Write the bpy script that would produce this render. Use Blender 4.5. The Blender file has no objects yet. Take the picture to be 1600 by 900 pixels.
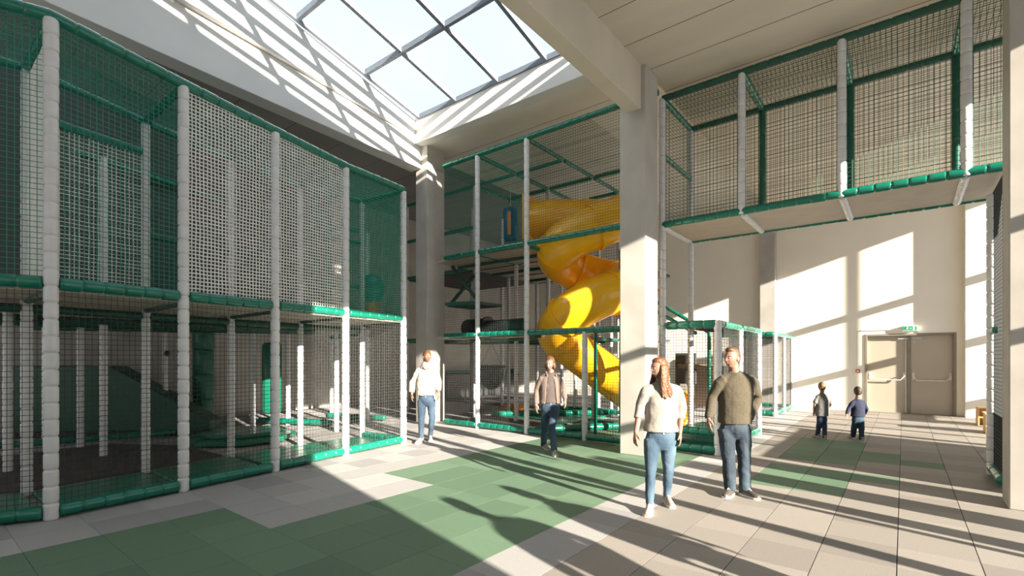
import bpy, bmesh, math, random
from mathutils import Vector, Matrix
random.seed(7)
scene = bpy.context.scene
COL = scene.collection
R = math.radians

# ------------------------------------------------------------------ camera
# World axes follow the building: +X runs along the door wall, +Y towards it.
YAW = R(38.46)
CY, SY = math.cos(YAW), math.sin(YAW)
CAMZ = 1.62
F = 770.0
def C(x, y, z=0.0):
    """metres right of / in front of the photographer's spot -> world"""
    return Vector((CY * x - SY * y, SY * x + CY * y, z))
def P(px, py, d):
    return C((px - 800) / F * d, d, CAMZ + (560 - py) / F * d)
def G(px, py):
    d = F * CAMZ / (py - 560)
    return C((px - 800) / F * d, d, 0)

cam_d = bpy.data.cameras.new('camera')
cam_d.lens = F / 1600 * 36.0
cam_d.sensor_width = 36.0
cam_d.shift_y = 110 / 1600
cam_d.clip_end = 200
cam = bpy.data.objects.new('camera', cam_d)
COL.objects.link(cam)
cam.location = (0, 0, CAMZ)
cam.rotation_euler = (R(90), 0, YAW)
scene.camera = cam

# ------------------------------------------------------------------ sky, sun, exposure
scene.view_settings.view_transform = 'Standard'
scene.view_settings.look = 'None'
scene.view_settings.gamma = 1.0
scene.view_settings.use_curve_mapping = False
scene.view_settings.exposure = 0.42
scene.cycles.max_bounces = 10
scene.cycles.diffuse_bounces = 6
scene.cycles.transparent_max_bounces = 24
scene.cycles.sample_clamp_indirect = 6.0

world = bpy.data.worlds.new('sky')
scene.world = world
world.use_nodes = True
wn = world.node_tree
wn.nodes.clear()
wo = wn.nodes.new('ShaderNodeOutputWorld')
wb = wn.nodes.new('ShaderNodeBackground')
wr = wn.nodes.new('ShaderNodeValToRGB')
wt = wn.nodes.new('ShaderNodeTexCoord')
ws = wn.nodes.new('ShaderNodeSeparateXYZ')
wnz = wn.nodes.new('ShaderNodeTexNoise')
wmx = wn.nodes.new('ShaderNodeMixRGB')
wnz.inputs['Scale'].default_value = 2.2
wnz.inputs['Detail'].default_value = 5
wr.color_ramp.elements[0].position = 0.0
wr.color_ramp.elements[0].color = (0.88, 0.93, 1.0, 1)
wr.color_ramp.elements[1].position = 0.9
wr.color_ramp.elements[1].color = (0.60, 0.80, 1.0, 1)
wcr = wn.nodes.new('ShaderNodeValToRGB')
wcr.color_ramp.elements[0].position = 0.42
wcr.color_ramp.elements[1].position = 0.7
wn.links.new(wt.outputs['Generated'], ws.inputs[0])
wn.links.new(wt.outputs['Generated'], wnz.inputs['Vector'])
wn.links.new(ws.outputs['Z'], wr.inputs[0])
wn.links.new(wnz.outputs['Fac'], wcr.inputs[0])
wn.links.new(wcr.outputs[0], wmx.inputs[0])
wn.links.new(wr.outputs[0], wmx.inputs[1])
wmx.inputs[2].default_value = (0.86, 0.94, 1.0, 1)
wn.links.new(wmx.outputs[0], wb.inputs[0])
wb.inputs[1].default_value = 0.93
wn.links.new(wb.outputs[0], wo.inputs[0])

SUN_H = Vector((-0.972, 0.235, 0)).normalized()
TAN_E = 0.298
sun_dir = Vector((SUN_H.x, SUN_H.y, -TAN_E)).normalized()
sd = bpy.data.lights.new('sun', 'SUN')
sd.energy = 18.5
sd.color = (1.0, 0.90, 0.76)
sd.angle = R(0.6)
so = bpy.data.objects.new('sun', sd)
COL.objects.link(so)
so.rotation_euler = sun_dir.to_track_quat('-Z', 'Y').to_euler()
so.location = (20, -5, 12)

# ------------------------------------------------------------------ materials
CLOTH = {'skin', 'tanned_skin', 'cream_knit', 'olive_knit', 'cream_blouse', 'taupe_hoodie', 'taupe_tee', 'grey_tee', 'light_blue_denim', 'mid_blue_denim', 'blue_denim', 'auburn_hair', 'brown_hair', 'short_brown_hair', 'sandy_hair', 'white_rubber_sole', 'beige_canvas', 'grey_canvas', 'leopard_scarf'}
def mat(name, col, rough=0.6, col2=None, nscale=6.0, bump=0.0, bscale=40.0, coat=0.0, metal=0.0,
        spec=0.5, sheen=0.0, detail=4.0, trans=0.0, wave=None, lo=0.35, hi=0.65, stretch=None):
    m = bpy.data.materials.new(name)
    if name in CLOTH:
        col = tuple(v * .62 for v in col); col2 = tuple(v * .62 for v in col2) if col2 else None
    m.use_nodes = True
    nt = m.node_tree
    b = nt.nodes['Principled BSDF']
    b.inputs['Base Color'].default_value = (*col, 1)
    b.inputs['Roughness'].default_value = rough
    b.inputs['Metallic'].default_value = metal
    b.inputs['Specular IOR Level'].default_value = spec
    b.inputs['Coat Weight'].default_value = coat
    b.inputs['Coat Roughness'].default_value = 0.12
    b.inputs['Sheen Weight'].default_value = sheen
    b.inputs['Transmission Weight'].default_value = trans
    tc = nt.nodes.new('ShaderNodeTexCoord')
    src = tc.outputs['Object']
    if stretch:
        mp = nt.nodes.new('ShaderNodeMapping')
        mp.inputs['Scale'].default_value = stretch
        nt.links.new(src, mp.inputs[0])
        src = mp.outputs[0]
    n = nt.nodes.new('ShaderNodeTexNoise')
    n.inputs['Scale'].default_value = nscale
    n.inputs['Detail'].default_value = detail
    nt.links.new(src, n.inputs['Vector'])
    r = nt.nodes.new('ShaderNodeValToRGB')
    r.color_ramp.elements[0].position = lo
    r.color_ramp.elements[1].position = hi
    c2 = col2 or tuple(c * 0.88 for c in col)
    r.color_ramp.elements[0].color = (*c2, 1)
    r.color_ramp.elements[1].color = (*col, 1)
    nt.links.new(n.outputs['Fac'], r.inputs[0])
    nt.links.new(r.outputs[0], b.inputs['Base Color'])
    if bump > 0:
        n2 = nt.nodes.new('ShaderNodeTexNoise')
        n2.inputs['Scale'].default_value = bscale
        n2.inputs['Detail'].default_value = 3
        nt.links.new(tc.outputs['Object'], n2.inputs['Vector'])
        bp = nt.nodes.new('ShaderNodeBump')
        bp.inputs['Strength'].default_value = bump
        bp.inputs['Distance'].default_value = 0.01
        nt.links.new(n2.outputs['Fac'], bp.inputs['Height'])
        nt.links.new(bp.outputs[0], b.inputs['Normal'])
        if wave:
            w = nt.nodes.new('ShaderNodeTexWave')
            w.bands_direction = 'Y'
            w.inputs['Scale'].default_value = wave
            w.inputs['Distortion'].default_value = 1.5
            nt.links.new(tc.outputs['Object'], w.inputs['Vector'])
            b2 = nt.nodes.new('ShaderNodeBump')
            b2.inputs['Strength'].default_value = 0.25
            b2.inputs['Distance'].default_value = 0.006
            nt.links.new(w.outputs['Fac'], b2.inputs['Height'])
            nt.links.new(bp.outputs[0], b2.inputs['Normal'])
            nt.links.new(b2.outputs[0], b.inputs['Normal'])
    return m

M = {}
M['plaster'] = mat('cream_plaster', (0.86, 0.81, 0.72), 0.8, (0.83, 0.78, 0.69), 1.2, 0.05, 60)
M['white'] = mat('white_beam_paint', (0.72, 0.71, 0.69), 0.75, (0.68, 0.67, 0.65), 1.5, 0.04, 50)
M['concrete'] = mat('bare_concrete', (0.53, 0.50, 0.455), 0.75, (0.45, 0.42, 0.375), 2.0, 0.04, 20, detail=8)
M['concrete_c'] = mat('toned_down_concrete', (0.42, 0.395, 0.355), 0.75, (0.36, 0.335, 0.30), 2.0, 0.03, 20, detail=8)  # darker copy of the bare concrete, toned down for the sunlit near column
M['concrete_grey'] = mat('grey_concrete', (0.47, 0.45, 0.42), 0.8, (0.38, 0.36, 0.33), 1.6, 0.1, 30, detail=8)
M['ceiling'] = mat('ceiling_slab', (0.68, 0.60, 0.49), 0.8, (0.61, 0.54, 0.44), 1.0, 0.08, 25, detail=6, stretch=(0.4, 1.5, 1))
M['soffit'] = mat('pale_soffit', (0.84, 0.79, 0.71), 0.8, (0.78, 0.73, 0.65), 1.0, 0.05, 25)  # paler than the other ceiling, colour makes up for missing bounced light
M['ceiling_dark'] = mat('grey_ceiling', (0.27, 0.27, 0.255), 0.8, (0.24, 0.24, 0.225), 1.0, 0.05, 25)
M['joint'] = mat('dark_joint', (0.10, 0.09, 0.08), 0.9)
M['green'] = mat('green_padding_vinyl', (0.003, 0.175, 0.115), 0.28, (0.003, 0.145, 0.095), 8, 0.12, 25, coat=0.35)
M['green_dk'] = mat('dark_green_vinyl', (0.012, 0.085, 0.055), 0.45, (0.01, 0.07, 0.045), 4, 0.05, 20)
M['green_mat'] = mat('green_mat_vinyl', (0.01, 0.17, 0.10), 0.35, (0.008, 0.14, 0.085), 3, 0.06, 15, coat=0.15)
M['green_steel'] = mat('green_painted_steel', (0.008, 0.10, 0.065), 0.4)
M['grey_pad'] = mat('grey_padding_vinyl', (0.70, 0.69, 0.695), 0.34, (0.64, 0.63, 0.635), 8, 0.1, 25, coat=0.25)
M['net_green'] = mat('green_net_cord', (0.012, 0.25, 0.17), 0.6)
M['net_dgreen'] = mat('dark_green_net_cord', (0.03, 0.10, 0.065), 0.7)
M['net_white'] = mat('pale_net_cord', (0.85, 0.83, 0.79), 0.7)
M['net_black'] = mat('black_net_cord', (0.035, 0.038, 0.036), 0.7)
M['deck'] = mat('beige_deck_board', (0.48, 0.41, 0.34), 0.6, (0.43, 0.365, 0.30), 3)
M['shade_panel'] = mat('dark_shade_panel', (0.055, 0.07, 0.062), 0.6)  # dark colour standing in for shade on the upper deck
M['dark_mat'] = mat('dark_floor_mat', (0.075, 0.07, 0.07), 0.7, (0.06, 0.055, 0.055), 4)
M['yellow'] = mat('yellow_slide_plastic', (0.95, 0.50, 0.012), 0.28, (0.90, 0.45, 0.010), 2, 0.03, 8, coat=0.3)
M['orange'] = mat('orange_plastic', (0.85, 0.26, 0.01), 0.4)
M['blue'] = mat('blue_vinyl', (0.02, 0.10, 0.28), 0.4)
M['black_pl'] = mat('black_plastic', (0.03, 0.032, 0.035), 0.35)
M['alu'] = mat('grey_aluminium_bar', (0.15, 0.18, 0.225), 0.45)
M['door'] = mat('taupe_door_paint', (0.46, 0.40, 0.32), 0.5, (0.44, 0.385, 0.305), 1)
M['door_frame'] = mat('door_frame_paint', (0.27, 0.235, 0.185), 0.5)
M['lgrey'] = mat('light_grey_metal', (0.70, 0.67, 0.62), 0.35)
M['sign_green'] = mat('sign_green', (0.01, 0.34, 0.14), 0.4)
M['sign_white'] = mat('sign_white', (0.9, 0.9, 0.88), 0.4)
M['red'] = mat('red_plastic', (0.55, 0.02, 0.015), 0.4)
M['wood'] = mat('pale_birch_wood', (0.72, 0.46, 0.20), 0.5, (0.62, 0.37, 0.15), 3, 0.05, 20, stretch=(1, 8, 1))
M['brown'] = mat('brown_board', (0.30, 0.20, 0.14), 0.6)
M['tile_dark'] = mat('tile_gap', (0.03, 0.03, 0.03), 0.9)
for nm, c in (('tile_left_a', (0.38, 0.37, 0.365)), ('tile_left_b', (0.32, 0.312, 0.31)), ('tile_left_c', (0.43, 0.42, 0.41))):  # left greys lightened to stand in for sheen from glancing light
    M[nm] = mat(nm, c, 0.75, tuple(v * 0.86 for v in c), 90, 0.3, 180, detail=2)
for nm, c in (('tile_right_a', (0.285, 0.26, 0.23)), ('tile_right_b', (0.245, 0.222, 0.20)), ('tile_right_c', (0.32, 0.29, 0.26))):
    M[nm] = mat(nm, c, 0.75, tuple(v * 0.84 for v in c), 90, 0.3, 180, detail=2, wave=14)
for nm, c in (('tile_green_a', (0.118, 0.20, 0.125)), ('tile_green_b', (0.10, 0.175, 0.108)), ('tile_green_c', (0.135, 0.222, 0.14))):
    M[nm] = mat(nm, c, 0.75, tuple(v * 0.84 for v in c), 90, 0.3, 180, detail=2)
# clothes and skin
M['skin'] = mat('skin', (0.44, 0.235, 0.165), 0.5, (0.40, 0.205, 0.14), 8)
M['skin_tan'] = mat('tanned_skin', (0.36, 0.185, 0.12), 0.5, (0.33, 0.16, 0.10), 8)
M['lips'] = mat('lips', (0.42, 0.13, 0.11), 0.5)
M['eye'] = mat('eye_white', (0.75, 0.72, 0.68), 0.3)
M['iris'] = mat('dark_iris', (0.03, 0.025, 0.02), 0.2)
def hairmat(n, c): return mat(n, c, 0.45, tuple(v * 0.45 for v in c), 30, 0.9, 60, stretch=(2.5, 2.5, 0.35))
M['hair_auburn'] = hairmat('auburn_hair', (0.27, 0.105, 0.035))
M['hair_brown'] = hairmat('brown_hair', (0.20, 0.085, 0.035))
M['hair_short'] = hairmat('short_brown_hair', (0.23, 0.10, 0.045))
M['hair_dark'] = hairmat('dark_hair', (0.055, 0.032, 0.018))
M['hair_blond'] = hairmat('sandy_hair', (0.42, 0.24, 0.09))
M['knit_cream'] = mat('cream_knit', (0.42, 0.385, 0.335), 0.9, (0.35, 0.32, 0.275), 60, 0.15, 160, sheen=0.1)
M['knit_olive'] = mat('olive_knit', (0.105, 0.085, 0.05), 0.9, (0.078, 0.062, 0.036), 60, 0.2, 160, sheen=0.1)
M['blouse'] = mat('cream_blouse', (0.58, 0.53, 0.48), 0.8, (0.52, 0.47, 0.42), 20)
M['hoodie'] = mat('taupe_hoodie', (0.25, 0.18, 0.155), 0.9, (0.20, 0.145, 0.12), 50, 0.3, 120)
M['tee_taupe'] = mat('taupe_tee', (0.11, 0.085, 0.078), 0.9)
M['tee_grey'] = mat('grey_tee', (0.25, 0.25, 0.235), 0.9)
M['navy'] = mat('navy_sweatshirt', (0.014, 0.018, 0.045), 0.9)
M['denim_light'] = mat('light_blue_denim', (0.14, 0.225, 0.30), 0.85, (0.04, 0.085, 0.14), 4, 0.12, 90, stretch=(1, 1, 0.5), detail=1.5)
M['denim_mid'] = mat('mid_blue_denim', (0.065, 0.10, 0.13), 0.85, (0.018, 0.034, 0.055), 4, 0.12, 90, stretch=(1, 1, 0.5), detail=1.5)
M['denim_blue'] = mat('blue_denim', (0.08, 0.135, 0.20), 0.85, (0.03, 0.06, 0.105), 4, 0.12, 90, stretch=(1, 1, 0.5), detail=1.5)
M['denim_navy'] = mat('navy_trousers', (0.03, 0.045, 0.085), 0.85)
M['denim_teal'] = mat('dark_blue_denim', (0.02, 0.05, 0.085), 0.85)
M['shoe_beige'] = mat('beige_canvas', (0.60, 0.50, 0.40), 0.8)
M['shoe_dark'] = mat('dark_leather', (0.07, 0.06, 0.055), 0.5)
M['shoe_grey'] = mat('grey_canvas', (0.45, 0.40, 0.37), 0.8)
M['rubber'] = mat('white_rubber_sole', (0.80, 0.76, 0.70), 0.6)
M['lace'] = mat('pale_lace', (0.8, 0.77, 0.72), 0.8)
sc_m = mat('leopard_scarf', (0.72, 0.66, 0.60), 0.85, (0.16, 0.13, 0.12), 45, 0.5, 60, lo=0.44, hi=0.52)
M['scarf'] = sc_m

def glass_mat(name, tint, refl=0.06):
    m = bpy.data.materials.new(name)
    m.use_nodes = True
    nt = m.node_tree
    nt.nodes.clear()
    o = nt.nodes.new('ShaderNodeOutputMaterial')
    t = nt.nodes.new('ShaderNodeBsdfTransparent')
    t.inputs[0].default_value = (*tint, 1)
    g = nt.nodes.new('ShaderNodeBsdfGlossy')
    g.inputs['Roughness'].default_value = 0.05
    mx = nt.nodes.new('ShaderNodeMixShader')
    mx.inputs[0].default_value = refl
    nt.links.new(t.outputs[0], mx.inputs[1])
    nt.links.new(g.outputs[0], mx.inputs[2])
    nt.links.new(mx.outputs[0], o.inputs[0])
    return m
M['glass'] = glass_mat('sun_control_glass', (0.93, 0.935, 0.94), 0.0)

# ------------------------------------------------------------------ mesh helpers
def frame_of(d):
    d = d.normalized()
    a = Vector((0, 0, 1)) if abs(d.z) < 0.9 else Vector((1, 0, 0))
    x = d.cross(a).normalized()
    y = d.cross(x).normalized()
    return x, y

class MB:
    def __init__(s):
        s.v = []; s.f = []; s.mi = []
    def add(s, vs, fs, mi=0):
        o = len(s.v)
        s.v += [tuple(v) for v in vs]
        s.f += [tuple(i + o for i in f) for f in fs]
        s.mi += [mi] * len(fs)
        return s
    def box(s, a, b, mi=0):
        x0, y0, z0 = a; x1, y1, z1 = b
        vs = [(x0, y0, z0), (x1, y0, z0), (x1, y1, z0), (x0, y1, z0), (x0, y0, z1), (x1, y0, z1), (x1, y1, z1), (x0, y1, z1)]
        return s.add(vs, [(0, 3, 2, 1), (4, 5, 6, 7), (0, 1, 5, 4), (1, 2, 6, 5), (2, 3, 7, 6), (3, 0, 4, 7)], mi)
    def prism(s, pts, z0, z1, mi=0):
        n = len(pts)
        zb = z0 if hasattr(z0, '__len__') else [z0] * n
        zt = z1 if hasattr(z1, '__len__') else [z1] * n
        vs = [(p[0], p[1], zb[i]) for i, p in enumerate(pts)] + [(p[0], p[1], zt[i]) for i, p in enumerate(pts)]
        fs = [tuple(range(n))[::-1], tuple(range(n, 2 * n))] + [(i, (i + 1) % n, n + (i + 1) % n, n + i) for i in range(n)]
        return s.add(vs, fs, mi)
    def slab(s, p, a, b, n, mi=0):
        """box from corner p with edge vectors a, b, n"""
        p, a, b, n = Vector(p), Vector(a), Vector(b), Vector(n)
        vs = [p, p + a, p + a + b, p + b, p + n, p + a + n, p + a + b + n, p + b + n]
        return s.add(vs, [(0, 3, 2, 1), (4, 5, 6, 7), (0, 1, 5, 4), (1, 2, 6, 5), (2, 3, 7, 6), (3, 0, 4, 7)], mi)
    def rings(s, rings, mi=0, closed=False):
        k = len(rings[0]); o = len(s.v)
        for r in rings: s.v += [tuple(p) for p in r]
        m = len(rings)
        for i in range(m - 1):
            for j in range(k):
                s.f.append((o + i * k + j, o + i * k + (j + 1) % k, o + (i + 1) * k + (j + 1) % k, o + (i + 1) * k + j)); s.mi.append(mi)
        if closed:
            i = m - 1
            for j in range(k):
                s.f.append((o + i * k + j, o + i * k + (j + 1) % k, o + (j + 1) % k, o + j)); s.mi.append(mi)
        else:
            s.f.append(tuple(o + j for j in range(k))[::-1]); s.mi.append(mi)
            s.f.append(tuple(o + (m - 1) * k + j for j in range(k))); s.mi.append(mi)
        return s
    def path(s, pts, radii, n=12, mi=0, round_ends=False):
        pts = [Vector(p) for p in pts]
        if not hasattr(radii, '__len__'): radii = [radii] * len(pts)
        radii = [(r, r) if not hasattr(r, '__len__') else r for r in radii]
        if round_ends:
            d0 = (pts[0] - pts[1]).normalized(); d1 = (pts[-1] - pts[-2]).normalized()
            a, b = pts[0], pts[-1]; ra, rb = radii[0], radii[-1]
            pre = [(a + d0 * min(ra) * 0.9, (ra[0] * .35, ra[1] * .35)), (a + d0 * min(ra) * 0.6, (ra[0] * .8, ra[1] * .8))]
            post = [(b + d1 * min(rb) * 0.6, (rb[0] * .8, rb[1] * .8)), (b + d1 * min(rb) * 0.9, (rb[0] * .35, rb[1] * .35))]
            pts = [p for p, _ in pre] + pts + [p for p, _ in post]
            radii = [r for _, r in pre] + radii + [r for _, r in post]
        x = None; rs = []
        for i, p in enumerate(pts):
            a = pts[max(i - 1, 0)]; b = pts[min(i + 1, len(pts) - 1)]
            d = (b - a).normalized()
            if x is None: x, y = frame_of(d)
            else:
                x = (x - d * x.dot(d)).normalized(); y = d.cross(x).normalized()
            rx, ry = radii[i]
            rs.append([p + x * (math.cos(t) * rx) + y * (math.sin(t) * ry) for t in [2 * math.pi * j / n for j in range(n)]])
        return s.rings(rs, mi)
    def stack(s, secs, n=24, mi=0):
        """horizontal ellipses (cx, cy, z, rx, ry)"""
        rs = []
        for (cx, cy, z, rx, ry) in secs:
            rs.append([(cx + math.cos(t) * rx, cy + math.sin(t) * ry, z) for t in [2 * math.pi * j / n for j in range(n)]])
        return s.rings(rs, mi)
    def ball(s, c, r, n=16, m=10, rot=None, mi=0):
        r = (r, r, r) if not hasattr(r, '__len__') else r
        rs = []
        for i in range(1, m):
            ph = -math.pi / 2 + math.pi * i / m
            ring = []
            for j in range(n):
                t = 2 * math.pi * j / n
                v = Vector((math.cos(ph) * math.cos(t) * r[0], math.cos(ph) * math.sin(t) * r[1], math.sin(ph) * r[2]))
                if rot: v = rot @ v
                ring.append(Vector(c) + v)
            rs.append(ring)
        return s.rings(rs, mi)
    def padded(s, a, b, r=0.058, seg=0.17, n=12, mi=0, jit=0.0):
        """foam sleeves with a groove between them"""
        a, b = Vector(a), Vector(b); L = (b - a).length
        k = max(1, round(L / seg)); l = L / k; d = (b - a) / L
        x, y = frame_of(d); rs = []
        def ring(t, rr, off):
            c = a + d * t + off
            rs.append([c + (x * math.cos(q) + y * math.sin(q)) * rr for q in [2 * math.pi * j / n for j in range(n)]])
        ring(0, r * .8, Vector())
        for i in range(k):
            o = Vector((random.uniform(-jit, jit), random.uniform(-jit, jit), random.uniform(-jit, jit)))
            rr = r * (1 + random.uniform(-.03, .03))
            ring(i * l + 0.003, rr * .84, o); ring(i * l + 0.010, rr * .97, o); ring(i * l + 0.03, rr, o)
            ring((i + 1) * l - 0.03, rr, o); ring((i + 1) * l - 0.010, rr * .97, o); ring((i + 1) * l - 0.003, rr * .84, o)
        ring(L, r * .8, Vector())
        return s.rings(rs, mi)
    def net(s, o, a, b, sp=0.05, th=0.005, mi=0, wob=0.0, seg=1):
        o, a, b = Vector(o), Vector(a), Vector(b)
        nrm = a.cross(b).normalized()
        for (u, w) in ((a, b), (b, a)):
            L = w.length; k = max(2, round(L / sp))
            side = w.normalized() * th * .5; nn = nrm * th * .5
            sg = seg if wob else 1
            for i in range(k + 1):
                base = o + w * (i / k)
                ph = random.uniform(0, 6.28); rings = []
                for q in range(sg + 1):
                    p = base + u * (q / sg)
                    if wob and 0 < q < sg:
                        p = p + w.normalized() * math.sin(ph + q * 1.1) * wob + nrm * (math.sin(q * .9 + i * .13) * wob * 1.5)
                    rings.append([p + side, p + nn, p - side, p - nn])
                oo = len(s.v)
                for r_ in rings: s.v += [tuple(v) for v in r_]
                for q in range(sg):
                    for j in range(4):
                        s.f.append((oo + q * 4 + j, oo + q * 4 + (j + 1) % 4, oo + (q + 1) * 4 + (j + 1) % 4, oo + (q + 1) * 4 + j)); s.mi.append(mi)
        return s
    def quadnet(s, p00, p10, p11, p01, sp=0.05, th=0.005, mi=0):
        """net stretched over any four corners"""
        p00, p10, p11, p01 = map(Vector, (p00, p10, p11, p01))
        def strand(p, q, side):
            d = (q - p).normalized(); n_ = d.cross(side)
            if n_.length < 1e-4: return
            n_ = n_.normalized() * th * .5; s_ = side.normalized() * th * .5
            oo = len(s.v)
            for c in (p, q): s.v += [tuple(c + s_), tuple(c + n_), tuple(c - s_), tuple(c - n_)]
            for j in range(4):
                s.f.append((oo + j, oo + (j + 1) % 4, oo + 4 + (j + 1) % 4, oo + 4 + j)); s.mi.append(mi)
        k = max(2, round(max((p10 - p00).length, (p11 - p01).length) / sp))
        for i in range(k + 1):
            t = i / k; strand(p00.lerp(p10, t), p01.lerp(p11, t), p10 - p00)
        k = max(2, round(max((p01 - p00).length, (p11 - p10).length) / sp))
        for i in range(k + 1):
            t = i / k; strand(p00.lerp(p01, t), p10.lerp(p11, t), p01 - p00)
        return s
    def build(s, name, mats, parent=None, smooth=False, bevel=0.0):
        me = bpy.data.meshes.new(name)
        root = parent
        while root is not None and root.parent is not None: root = root.parent
        off = Vector() if root is None or abs(root.rotation_euler.z) > 1e-6 else root.location.copy()
        me.from_pydata([(v[0] - off[0], v[1] - off[1], v[2] - off[2]) for v in s.v], [], s.f)
        for m in (mats if isinstance(mats, (list, tuple)) else [mats]): me.materials.append(m)
        me.polygons.foreach_set('material_index', s.mi)
        if smooth: me.polygons.foreach_set('use_smooth', [True] * len(s.f))
        me.validate(); me.update()
        o = bpy.data.objects.new(name, me)
        COL.objects.link(o)
        if parent is not None: o.parent = parent
        if bevel:
            bv = o.modifiers.new('bevel', 'BEVEL'); bv.width = bevel; bv.segments = 2; bv.limit_method = 'ANGLE'
        return o

def tag(o, label=None, cat=None, group=None, kind=None):
    if label: o['label'] = label
    if cat: o['category'] = cat
    if group: o['group'] = group
    if kind: o['kind'] = kind
    return o
def thing(name, label, cat, loc=(0, 0, 0), group=None):
    o = bpy.data.objects.new(name, None)
    COL.objects.link(o); o.location = loc; o.empty_display_size = .2
    return tag(o, label, cat, group)
def struct(name, mb, m, bevel=0.0, smooth=False):
    return tag(mb.build(name, m, None, smooth, bevel), kind='structure')

# ================================================================== THE SETTING
WL, WR = -15.0, 3.5          # left and right walls (x)
UF, UB = -3.5, 18.5          # wall behind the photographer, door wall (y)
ZC = 6.47

# floor of square rubber tiles
T = 0.52
fl = MB()
names = ['tile_dark', 'tile_left_a', 'tile_left_b', 'tile_left_c', 'tile_right_a', 'tile_right_b', 'tile_right_c', 'tile_green_a', 'tile_green_b', 'tile_green_c']
fl.box((WL, UF, -0.12), (WR, UB, -0.008), 0)
rnd = random.Random(3)
for i in range(-29, 8):
    x0 = -0.04 + T * i; x1 = x0 + T
    if x1 <= WL or x0 >= WR: continue
    for j in range(-12, 32):
        y0 = 2.24 + T * j; y1 = y0 + T
        if y1 <= UF or y0 >= UB: continue
        g = False
        if -11 <= i <= -6 and j < 12:
            g = not (0 <= j < 4 and i < -9)
        if -3 <= i <= -2 and 9 <= j <= 17: g = j != 12
        if i == -1 and (j in (14, 15) or j == 11): g = True
        if i == 0 and j == 14: g = True
        left = x0 < -2.6
        k = rnd.random()
        mi = (7 if k < .45 else 8 if k < .75 else 9) if g else ((1 if k < .45 else 2 if k < .7 else 3) if left else (4 if k < .5 else 5 if k < .75 else 6))
        gx = 0.0035 if not left else 0.0018
        gy = 0.0012
        a, b, c, d = max(x0, WL) + gx, min(x1, WR) - gx, max(y0, UF) + gy, min(y1, UB) - gy
        fl.add([(a, c, 0), (b, c, 0), (b, d, 0), (a, d, 0), (a, c, -.009), (b, c, -.009), (b, d, -.009), (a, d, -.009)],
               [(0, 1, 2, 3), (0, 4, 5, 1), (1, 5, 6, 2), (2, 6, 7, 3), (3, 7, 4, 0)], mi)
struct('floor', fl, [M[n] for n in names])

# walls
struct('wall_back', MB().box((WL, UB, 0), (-.87, UB + .3, 9.8)).box((1.11, UB, 0), (WR, UB + .3, 9.8)).box((-.87, UB, 2.30), (1.11, UB + .3, 9.8)).box((-.87, UB + .16, 0), (1.11, UB + .3, 2.30)), M['plaster'])
struct('wall_left', MB().box((WL - .3, UF, 0), (WL, UB, 9.8)), M['concrete_grey'])
fw = MB()
fw.box((WL, UF - .3, 0), (WR, UF, 1.2)); fw.box((WL, UF - .3, 4.2), (WR, UF, 9.8))  # unseen openings left in this wall to let in sky fill light
for x in (WL, -11, -7, -3, 1):
    fw.box((x, UF - .3, 1.2), (x + 1.2, UF, 4.2))
struct('wall_front', fw, M['plaster'])
# glazed right-hand wall: piers and posts between the panes
rw = MB()
K = 0.2418
def pier(c0, c1, dep=0.12, z0=0.0, z1=6.4):
    off = K * WR
    rw.box((WR, c0 - off, z0), (WR + dep, c1 - off - K * dep if c1 - c0 > .1 else c1 - off, z1))
rw.box((WR, UF, 0), (WR + .3, 2.25 - K * WR, 6.4))
for c0, c1 in ((4.92, 5.13), (5.91, 5.98), (7.82, 8.3), (13.0, 13.16), (14.1, 14.25), (15.3, 15.42), (16.4, 16.52), (18.15, 18.25)):
    pier(c0, c1)
pier(6.75, 7.26, z1=1.9); pier(6.08, 6.36, z1=2.3)  # low blocks standing in for unseen low objects that shade the floor
for z in (2.65, 3.85): rw.box((WR, 5.5, z - .07), (WR + .1, 6.97, z + .07))
rw.box((WR, UF, 6.4), (WR + .3, UB, 9.8)); rw.box((WR, UF, 5.8), (WR + .3, 15.6, 6.4))
for z in (4.38, 2.69, 1.0):
    rw.box((WR, 15.6, z - .1), (WR + .12, UB, z + .1))
struct('wall_right', rw, M['concrete'])

# columns
struct('trim_1', MB().box((-9.78, 8.35, 0), (-9.35, 8.95, 7.05)), M['concrete'], bevel=.012)
struct('trim_2', MB().box((-3.78, 7.71, 0), (-3.32, 8.22, ZC)), M['concrete'], bevel=.012)
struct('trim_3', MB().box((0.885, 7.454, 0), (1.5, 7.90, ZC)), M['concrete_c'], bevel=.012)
struct('trim_4', MB().box((-3.80, UB - .26, 0), (-3.34, UB, ZC + .4)), M['concrete_grey'], bevel=.01)
struct('trim_5', MB().box((1.32, UB - .27, 0), (1.78, UB, ZC + .4)), M['plaster'], bevel=.01)

# beams
ba = MB()
U0, U1 = UF, 8.35
xs = (-9.95, -9.57)
def zb(u): return 6.43 + 0.04 * (8.35 - u)
def zl(u): return 7.12 + 0.095 * (8.35 - u)
def zs(u): return 7.55 + 0.2365 * (8.14 - u)     # underside of the sloping skylight
ba.prism([(-9.95, U0), (-9.57, U0), (-9.57, U1), (-9.95, U1)], [zb(U0), zb(U0), zb(U1), zb(U1)], [zl(U0), zl(U0), zl(U1), zl(U1)])
ba.prism([(-9.95, U0), (-9.30, U0), (-9.54, U1), (-9.95, U1)], [zl(U0), zl(U0), zl(U1), zl(U1)], [zs(U0), zs(U0), zs(U1), zs(U1)])
struct('trim_6', ba, M['white'], bevel=.01)
bb = MB()
bb.box((-3.66, UF, 5.75), (-3.40, 7.72, ZC + .3))
bb.box((-1.9 - 1.5, 7.0, 5.95), (-3.39, 7.22, 6.3)) if False else None
struct('trim_7', bb, M['ceiling'], bevel=.012)
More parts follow.
